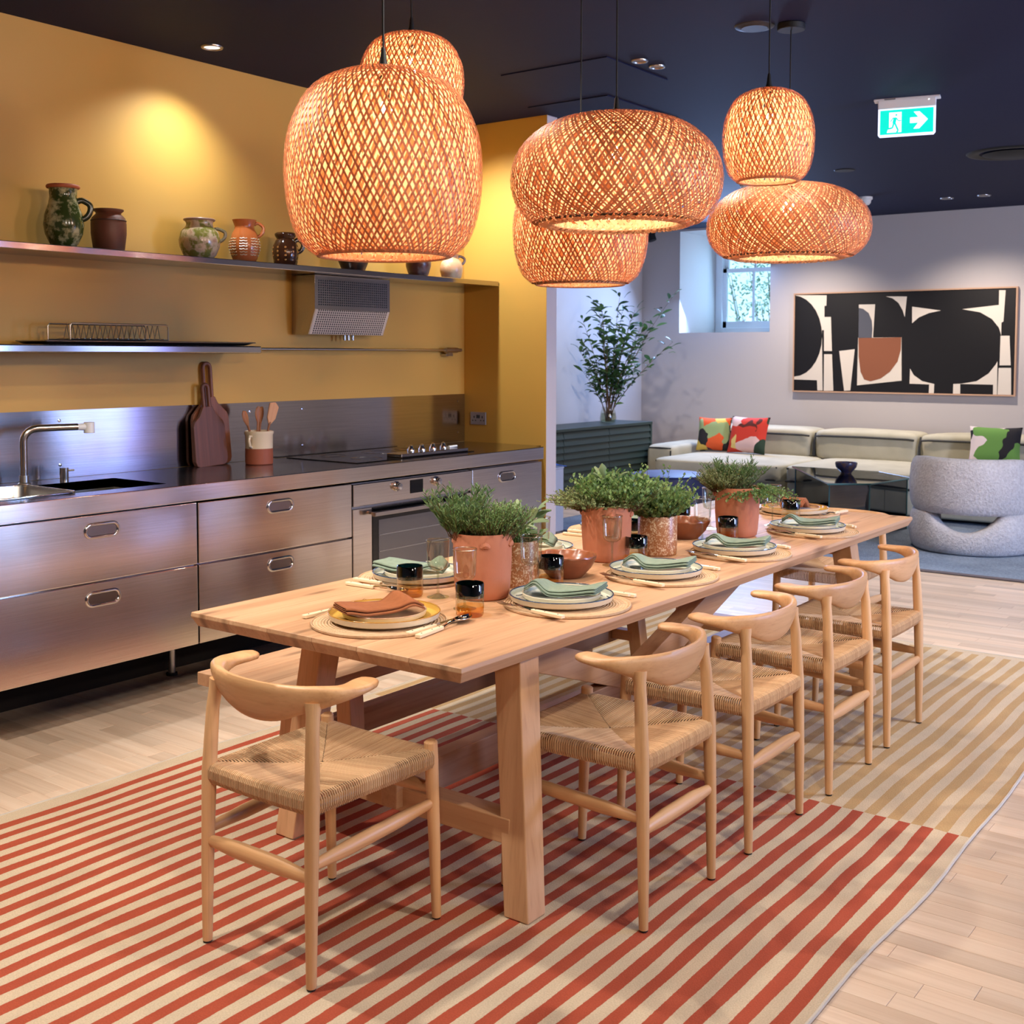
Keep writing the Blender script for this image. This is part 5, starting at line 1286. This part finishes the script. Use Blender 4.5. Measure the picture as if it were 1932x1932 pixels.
for k, lay, mt, nm in (('C1', 1, 'art_cream', 'cream_shape'), ('C2', 1, 'art_cream', 'cream_shape'), ('C3', 1, 'art_cream', 'cream_shape'), ('C4', 1, 'art_cream', 'cream_shape'), ('C5', 1, 'art_cream', 'cream_shape'), ('C6', 1, 'art_cream', 'cream_shape'), ('C7', 1, 'art_cream', 'cream_shape'), ('C8', 1, 'art_cream', 'cream_shape'), ('C9', 1, 'art_cream', 'cream_shape'), ('CA', 1, 'art_cream', 'cream_shape'), ('CB', 1, 'art_cream', 'cream_shape'), ('CC', 1, 'art_cream', 'cream_shape'), ('E1', 2, 'art_black', 'black_oval'), ('B', 2, 'art_brown', 'brown_shape'), ('G', 2, 'art_grey', 'slate_shape')):
    MB().poly([(0.006 - lay * 0.0012, -min(max(y, 0.015), PW - 0.015), min(max(z, 0.015), PH - 0.015)) for y, z in ART[k]]).build(nm, M[mt], pc)

# sideboard
sd = thing('sideboard', 'dark green sideboard with louvred front beside the wall end', 'sideboard')
bx0, bx1, by0, by1, bz = 8.55, 11.12, 6.42, 6.92, 0.775
MB().bb(bx0, bx1, by0 + 0.03, by1, 0.06, bz - 0.03).build('body', M['green_dark'], sd)
MB().bb(bx0 - 0.005, bx1 + 0.005, by0 - 0.002, by1, bz - 0.03, bz).build('top', M['green_wood'], sd, bevel=0.003)
MB().bb(bx1 - 0.03, bx1, by0 + 0.002, by1, 0.06, bz - 0.03).bb(bx0, bx0 + 0.03, by0 + 0.002, by1, 0.06, bz - 0.03).build('end_panel', M['green_wood'], sd)
MB().bb(bx0 + 0.1, bx1 - 0.1, by0 + 0.08, by1 - 0.05, 0, 0.06).build('plinth', M['black'], sd)
nd = 3; dw = (bx1 - bx0 - 0.06) / nd
for d in range(nd):
    xa = bx0 + 0.03 + d * dw; dr = MB().bb(xa + 0.003, xa + dw - 0.003, by0 + 0.022, by0 + 0.03, 0.065, bz - 0.034).build('door', M['green_dark'], sd)
    for k in range(10):
        z0 = 0.07 + k * 0.067
        MB().add([(xa + 0.004, by0, z0), (xa + dw - 0.004, by0, z0), (xa + dw - 0.004, by0 + 0.021, z0), (xa + 0.004, by0 + 0.021, z0), (xa + 0.004, by0 + 0.016, z0 + 0.062), (xa + dw - 0.004, by0 + 0.016, z0 + 0.062), (xa + dw - 0.004, by0 + 0.021, z0 + 0.062), (xa + 0.004, by0 + 0.021, z0 + 0.062)],
                 [(0, 3, 2, 1), (4, 5, 6, 7), (0, 1, 5, 4), (2, 3, 7, 6), (0, 4, 7, 3), (1, 2, 6, 5)]).build('slat', M['green_wood'], dr)
# vase and branches
vx, vy = 10.66, 6.70
vz = thing('glass_vase', 'clear squat glass vase on the dark green sideboard', 'vase', (vx, vy, bz))
MB().lathe([(0, 0.001), (0.072, 0.001), (0.085, 0.012), (0.090, 0.05), (0.080, 0.11), (0.068, 0.145), (0.072, 0.165)], 28).build('glass_wall', M['clear'], vz, smooth=True)
MB().lathe([(0, 0.006), (0.068, 0.006), (0.080, 0.016), (0.084, 0.05), (0.076, 0.10), (0, 0.10)], 28).build('water', glass('water', (214, 220, 205), 0.04), vz, smooth=True)
br = thing('branch_bouquet', 'tall loose bunch of green leafy branches in the glass vase', 'branches', (vx, vy, bz))
q = random.Random(14); leaf_me = []
for L, w in ((0.095, 0.036), (0.12, 0.046), (0.075, 0.028)):
    m = MB(); m.grid(lambda u, v: (L * u, w * (v - 0.5) * math.sin(PI * (0.03 + 0.95 * u)) ** 0.8, 0.012 * math.sin(u * 2.8) + 0.004 * abs(2 * v - 1)), 4, 2); leaf_me.append(m)
LM = [m.mesh('leaf', M['branchleaf'], True, 180) for m in leaf_me]
far_leaves = MB(); nleaf = 0
rx_ = V((0.6, -0.8, 0)); fx_ = V((0.8, 0.6, 0))
stems_def = []
for k in range(15):
    stems_def.append((q.gauss(0.0, 0.24), q.uniform(0.75, 1.45), q.gauss(0, 0.14), 1.0))
stems_def += [(0.72, 1.40, 0.0, 1.3), (0.68, 0.86, -0.05, 1.2), (0.45, 1.05, 0, 1.0), (-0.34, 0.82, 0, 1.0), (-0.30, 1.15, 0.0, 1.0), (0.30, 0.62, -0.1, 1.0), (-0.28, 0.55, -0.1, 1.0), (0.36, 1.0, -0.1, 1), (0.15, 1.25, -0.05, 1)]
for si, (lat, hgt, dep, spars) in enumerate(stems_def):
    tip = rx_ * lat + fx_ * dep + V((0, 0, hgt)); b = V((q.uniform(-0.03, 0.03), q.uniform(-0.03, 0.03), 0.012))
    if (V((vx, vy, 0)) + tip).y > 7.02: tip.y = 7.02 - vy
    mid = V((tip.x * 0.28, tip.y * 0.28, hgt * 0.5))
    pts = [(1 - u) ** 2 * b + 2 * u * (1 - u) * mid + u * u * tip for u in [i / 8 for i in range(9)]]
    st = MB().tube(pts, [0.006 - 0.0006 * i for i in range(9)], 5).build('stem', M['twig'], br, smooth=True)
    n = int(30 / (spars ** 0.5))
    for i in range(n):
        u = 0.30 + 0.70 * (i + q.random()) / n; s_ = min(7, int(u * 8)); p = pts[s_].lerp(pts[s_ + 1], min(1, u * 8 - s_)); d = (pts[s_ + 1] - pts[s_]).normalized()
        aa = q.uniform(0, 2 * PI); e = V((math.cos(aa), math.sin(aa), q.uniform(-0.2, 0.7))).normalized()
        p = p + e * (q.uniform(0, 0.10) if i % 2 else 0.0) * (1 if spars < 1.5 else 0.2)
        rot = (q.uniform(-0.8, 0.8), -math.atan2(e.z + d.z * 0.4 - 0.25, 1), aa)
        lm = q.randrange(3)
        if (V((vx, vy, 0)) + p + e * 0.1).y > 7.10: continue
        if nleaf < 290:
            o = bpy.data.objects.new('leaf', LM[lm]); COL.objects.link(o); o.parent = br; o.location = p; o.rotation_euler = rot; nleaf += 1
        else:
            from mathutils import Euler
            far_leaves.add(leaf_me[lm].v, leaf_me[lm].f, Matrix.Translation(p) @ Euler(rot).to_matrix().to_4x4())
far_leaves.build('leaves', M['branchleaf'], br, smooth=True, ang=180, kind='stuff')

# armchair: shearling tub chair seen from behind
wool = shag('shearling', (196, 188, 184), (234, 228, 224), 48)
ac = thing('armchair', 'pale shearling tub armchair seen from behind, right of the coffee table', 'armchair', (9.24, 2.52, ZG), 0.12)
def ringpt(a, rx, ry): return (-rx * math.cos(a), ry * math.sin(a))
def band(a0, a1, zlo, zhi, th, n=40, k=14):
    """curved upholstered band: a from -a1..a1 around the back, thickness th"""
    rs = []
    for i in range(n + 1):
        a = a0 + (a1 - a0) * i / n; zl, zh = zlo(a), zhi(a); c = (zl + zh) / 2; h = (zh - zl) / 2
        end = min(1.0, math.sqrt(max(0.02, 1 - max(0, (abs(2 * i / n - 1) - 0.93) / 0.075) ** 2)))
        ring = []
        for j in range(k):
            t_ = 2 * PI * j / k; u = math.copysign(abs(math.cos(t_)) ** 0.5, math.cos(t_)); w = math.copysign(abs(math.sin(t_)) ** 0.5, math.sin(t_))
            bulge = 0.02 * (1 - w * w)
            r = 1 + (u * th / 2 * end + bulge * u) / 0.42
            x, y = ringpt(a, 0.375 * r, 0.385 * r); ring.append((x, y, c + w * h * (0.4 + 0.6 * end)))
        rs.append(ring)
    return MB().rings(rs)
band(-2.05, 2.05, lambda a: 0.295, lambda a: 0.715 - 0.03 * max(0, abs(a) - 1.0), 0.13).build('back_shell', wool, ac, smooth=True, ang=180)
def base_hi(a):
    return 0.165 + 0.15 * min(1.0, (abs(a) / 0.72) ** 2.0)
band(-2.3, 2.3, lambda a: 0.0, base_hi, 0.12).build('base_shell', wool, ac, smooth=True, ang=180)
sv = puff(MB(), -0.28, 0.40, -0.33, 0.33, 0.285, 0.43, 0.35).build('seat', wool, ac, smooth=True, ang=180); sv.location = (0.04, 0, 0)
sv.scale = (1, 1, 1)

# glass coffee table with bowl
ct = thing('coffee_table', 'angular smoked glass coffee table in front of the sofa', 'coffee table')
poly = [(10.30, 4.44), (9.09, 3.61), (9.30, 3.33), (9.95, 3.22), (10.30, 3.62)]; zt = 0.46
fixn(MB().poly([(x, y, zt - 0.012) for x, y in poly], (0, 0, 0.012)).build('top', M['smoke'], ct))
MB().tube([(x, y, zt - 0.006) for x, y in poly], 0.0075, 4, closed=True).build('top_edge', M['smoke_edge'], ct)
for i in range(5):
    a, b = V((*poly[i], 0)), V((*poly[(i + 1) % 5], 0)); c = V((9.85, 3.7, 0))
    a2, b2 = a.lerp(c, 0.06), b.lerp(c, 0.06); d = (c - (a2 + b2) / 2).normalized() * 0.010
    m = MB().poly([(a2.x, a2.y, ZG + 0.001), (b2.x, b2.y, ZG + 0.001), (b2.x, b2.y, zt - 0.013), (a2.x, a2.y, zt - 0.013)], d); fixn(m.build('glass_side', M['smoke'], ct))
    MB().beam((a2.x, a2.y, ZG), (a2.x, a2.y, zt - 0.014), 0.009, 0.009, (1, 0, 0)).build('edge_post', M['smoke_edge'], ct)
cb = thing('footed_bowl', 'small dark blue brown ceramic bowl on the glass coffee table', 'bowl', (9.98, 3.80, zt + 0.0005))
MB().lathe([(0, 0.0), (0.045, 0), (0.05, 0.012), (0.066, 0.028), (0.088, 0.055), (0.096, 0.085), (0.092, 0.098), (0.086, 0.095), (0.07, 0.05), (0, 0.03)], 32).build('bowl', pot_mat('blue_brown_glaze', (56, 56, 88), (92, 72, 66), 14, 0.25), cb, smooth=True)
# pouf
pf = thing('round_pouf', 'round navy velvet pouf half hidden behind the herb pots', 'pouf', (9.54, 5.33, ZG))
MB().lathe([(0, 0.0), (0.335, 0), (0.352, 0.02), (0.358, 0.2), (0.352, 0.355), (0.335, 0.372)], 48).build('side', M['pouf'], pf, smooth=True)
MB().lathe([(0.335, 0.372), (0.30, 0.382), (0, 0.384)], 48).build('top', plain('lit_navy_velvet', (96, 106, 150), 0.5), pf, smooth=True)  # lighter blue than the side: window light put into the colour
MB().tube([(0.345 * math.cos(a * PI / 30), 0.345 * math.sin(a * PI / 30), 0.366) for a in range(60)], 0.008, 6, closed=True).build('piping', plain('blue_piping', (40, 50, 110), 0.5), pf, smooth=True, ang=180)
# pale cabinet and panel by the wall end
pcab = thing('side_cabinet', 'low white cabinet partly hidden behind the white wall end', 'cabinet')
pl = plain('white_lacquer', (212, 214, 222), 0.45)
MB().bb(7.30, 8.10, 5.53, 6.0, 0.02, 0.545).build('body', pl, pcab); MB().bb(7.29, 8.105, 5.525, 6.0, 0.546, 0.562).build('top', pl, pcab, bevel=0.004)
MB().bb(7.32, 8.08, 5.521, 5.529, 0.03, 0.54).build('door', pl, pcab, bevel=0.002); MB().bb(7.36, 8.04, 5.56, 5.98, 0, 0.02).build('plinth', M['black'], pcab)
ps = thing('tall_panel', 'tall slim white panel standing behind the white wall end', 'panel')
MB().bb(7.62, 7.66, 5.345, 5.50, 0.03, 1.62).build('board', pl, ps, bevel=0.003); MB().bb(7.60, 7.68, 5.345, 5.515, 0, 0.03).build('foot', M['white'], ps)
bc = thing('blue_cloth', 'bright blue cloth draped over the low white cabinet', 'cloth')
MB().grid(lambda u, v: (7.86 + 0.20 * v, 5.72 - 0.25 * u, 0.566 + 0.045 * math.sin(u * 2.6) * (0.6 + 0.4 * math.sin(v * 5))), 10, 8).build('fabric', plain('blue_fabric', (46, 96, 190), 0.7), bc, smooth=True, ang=180, solid=0.004)

# ================================================================== CEILING FITTINGS
lens = emit('lamp_lens', (255, 240, 214), 2.2); lens_off = plain('lamp_lens_dim', (120, 112, 100), 0.3)
def downlight(label, x, y, r, on):
    t = thing('downlight', label, 'downlight', (x, y, CZ), 0, None)
    MB().lathe([(r * 0.72, -0.001), (r * 0.78, -0.008), (r * 0.95, -0.008), (r, -0.004), (r, 0)], 28).build('trim_ring', M['satin'], t, smooth=True)
    MB().lathe([(0, -0.0025), (r * 0.73, -0.0025)], 28).build('lens', lens if on else lens_off, t)
downlight('lit recessed downlight near the yellow wall, above the long shelf', 3.644, 4.506, 0.052, True)
downlight('left one of two small downlights right of the biggest lamp', 5.069, 3.016, 0.042, False)
downlight('right one of two small downlights right of the biggest lamp', 5.222, 3.005, 0.042, False)
downlight('faint downlight deep in the living room, right one of a pair', 11.14, 3.00, 0.06, False)
downlight('faint downlight deep in the living room, left one of a pair', 11.14, 3.33, 0.06, False)
ot = thing('ceiling_disc', 'round black ceiling plate with pale rim beside the pendant plate', 'ceiling plate', (4.85, 2.30, CZ))
MB().lathe([(0, -0.012), (0.058, -0.012), (0.062, -0.008), (0.085, -0.004), (0.088, 0)], 30).build('disc', plain('brown_disc', (34, 31, 36), 0.5), ot, smooth=True)
for lab, x, y in (('pale dome smoke detector left of the exit sign, behind lamps', 9.22, 4.42), ('white smoke detector right of the rightmost lamp', 10.63, 3.91)):
    t = thing('smoke_detector', lab, 'smoke detector', (x, y, CZ))
    MB().lathe([(0.062, 0), (0.062, -0.022), (0.05, -0.03)], 24).build('base', M['white_plastic'], t, smooth=True)
    MB().lathe([(0.05, -0.03), (0.046, -0.055), (0.03, -0.072), (0, -0.074)], 24).build('sensor', M['white_plastic'], t, smooth=True)
v = thing('ceiling_vent', 'large round black ceiling vent at the right edge', 'vent', (8.93, 2.22, CZ))
MB().lathe([(0.22, -0.002), (0.26, -0.012), (0.30, -0.008), (0.31, 0)], 40).build('ring', M['black'], v, smooth=True)
MB().lathe([(0, -0.03), (0.14, -0.028), (0.20, -0.012)], 40).build('diffuser_plate', M['rubber'], v, smooth=True)
v = thing('ceiling_speaker', 'small flush dark round speaker between the smoke detectors', 'speaker', (8.99, 3.48, CZ))
MB().lathe([(0, -0.006), (0.075, -0.006), (0.082, 0)], 28).build('grille', M['black'], v, smooth=True)
cm = thing('ceiling_spotlight', 'small black spotlight in the far corner below the wide middle lamp', 'spotlight', (11.9, 6.92, CZ))
MB().cyl((0, 0, -0.05), 0.06, 0.05, 20).build('mount', M['black'], cm, smooth=True)
MB().tube([(0, 0, -0.045), (0.0, -0.03, -0.13)], 0.05, 16).build('head', M['black'], cm, smooth=True)

# exit sign: hung from the ceiling, seen face on
ex = thing('exit_sign', 'illuminated green and white running man exit sign with right arrow', 'exit sign', (6.70, 2.236, CZ)); ex.rotation_euler = (0, 0, 0.24)
MB().bb(-0.035, 0.035, -0.178, 0.178, -0.012, 0).build('mounting_plate', M['white_plastic'], ex, bevel=0.003)
hs_ = MB().rings([[(x, y, z) for x, z in ((-0.034, -0.012), (0.034, -0.012), (0.018, -0.055), (-0.018, -0.055))] for y in (-0.155, 0.155)]).build('housing', M['white_plastic'], ex, bevel=0.003)
MB().cyl((-0.0305, -0.118, -0.024), 0.0045, 0.006, 10).build('status_light', M['signwhite'], hs_)
MB().bb(-0.0352, -0.033, 0.06, 0.12, -0.0095, -0.003).build('maker_plate', plain('grey_plate', (110, 104, 100), 0.5), hs_)
pan = MB().rings([[(x, y, z) for y, z in ((0.155, -0.05), (-0.155, -0.05), (-0.155, -0.200), (-0.145, -0.212), (0.145, -0.212), (0.155, -0.200))] for x in (-0.006, 0.006)]).build('light_panel', emit('panel_edge', (214, 224, 255), 1.0), ex)
fixn(pan)
FXs = -0.0072; S0, S1, T0, T1 = 0.143, -0.143, -0.062, -0.198     # left, right, top, bottom of the face
uv = lambda u, w, k=0: (FXs - 0.0006 * k, S0 + (S1 - S0) * u, T0 + (T1 - T0) * w)
MB().poly([uv(0, 0), uv(1, 0), uv(1, 1), uv(0, 1)]).build('green_face', M['teal'], ex)
MB().poly([uv(a, b, 1) for a, b in ((0.17, 0.10), (0.405, 0.10), (0.405, 0.93), (0.13, 0.93), (0.15, 0.78), (0.17, 0.72))]).build('doorway_symbol', M['signwhite'], ex)
MB().poly([uv(a, b, 1) for a, b in ((0.565, 0.36), (0.72, 0.36), (0.63, 0.13), (0.74, 0.13), (0.90, 0.47), (0.74, 0.83), (0.63, 0.83), (0.72, 0.59), (0.565, 0.59))]).build('arrow_symbol', M['signwhite'], ex)
man = MB(); asp = 0.286 / 0.136
def limb(pts, w):
    for (a, b), (c, d) in zip(pts, pts[1:]):
        dx, dy = (c - a) * asp, d - b; L = math.hypot(dx, dy); nx, ny = -dy / L * w / asp, dx / L * w
        man.poly([uv(a + nx, b + ny, 2), uv(c + nx, d + ny, 2), uv(c - nx, d - ny, 2), uv(a - nx, b - ny, 2)])
man.poly([uv(0.305 + 0.020 * math.cos(k * PI / 8), 0.215 + 0.042 * math.sin(k * PI / 8), 2) for k in range(16)])
limb([(0.285, 0.34), (0.262, 0.56)], 0.065); limb([(0.235, 0.335), (0.305, 0.33), (0.345, 0.46), (0.40, 0.46)], 0.02); limb([(0.245, 0.33), (0.20, 0.48)], 0.02)
limb([(0.262, 0.54), (0.235, 0.74), (0.14, 0.77)], 0.034); limb([(0.275, 0.52), (0.345, 0.86), (0.315, 0.93)], 0.034)
man.build('running_man_symbol', M['teal'], ex)
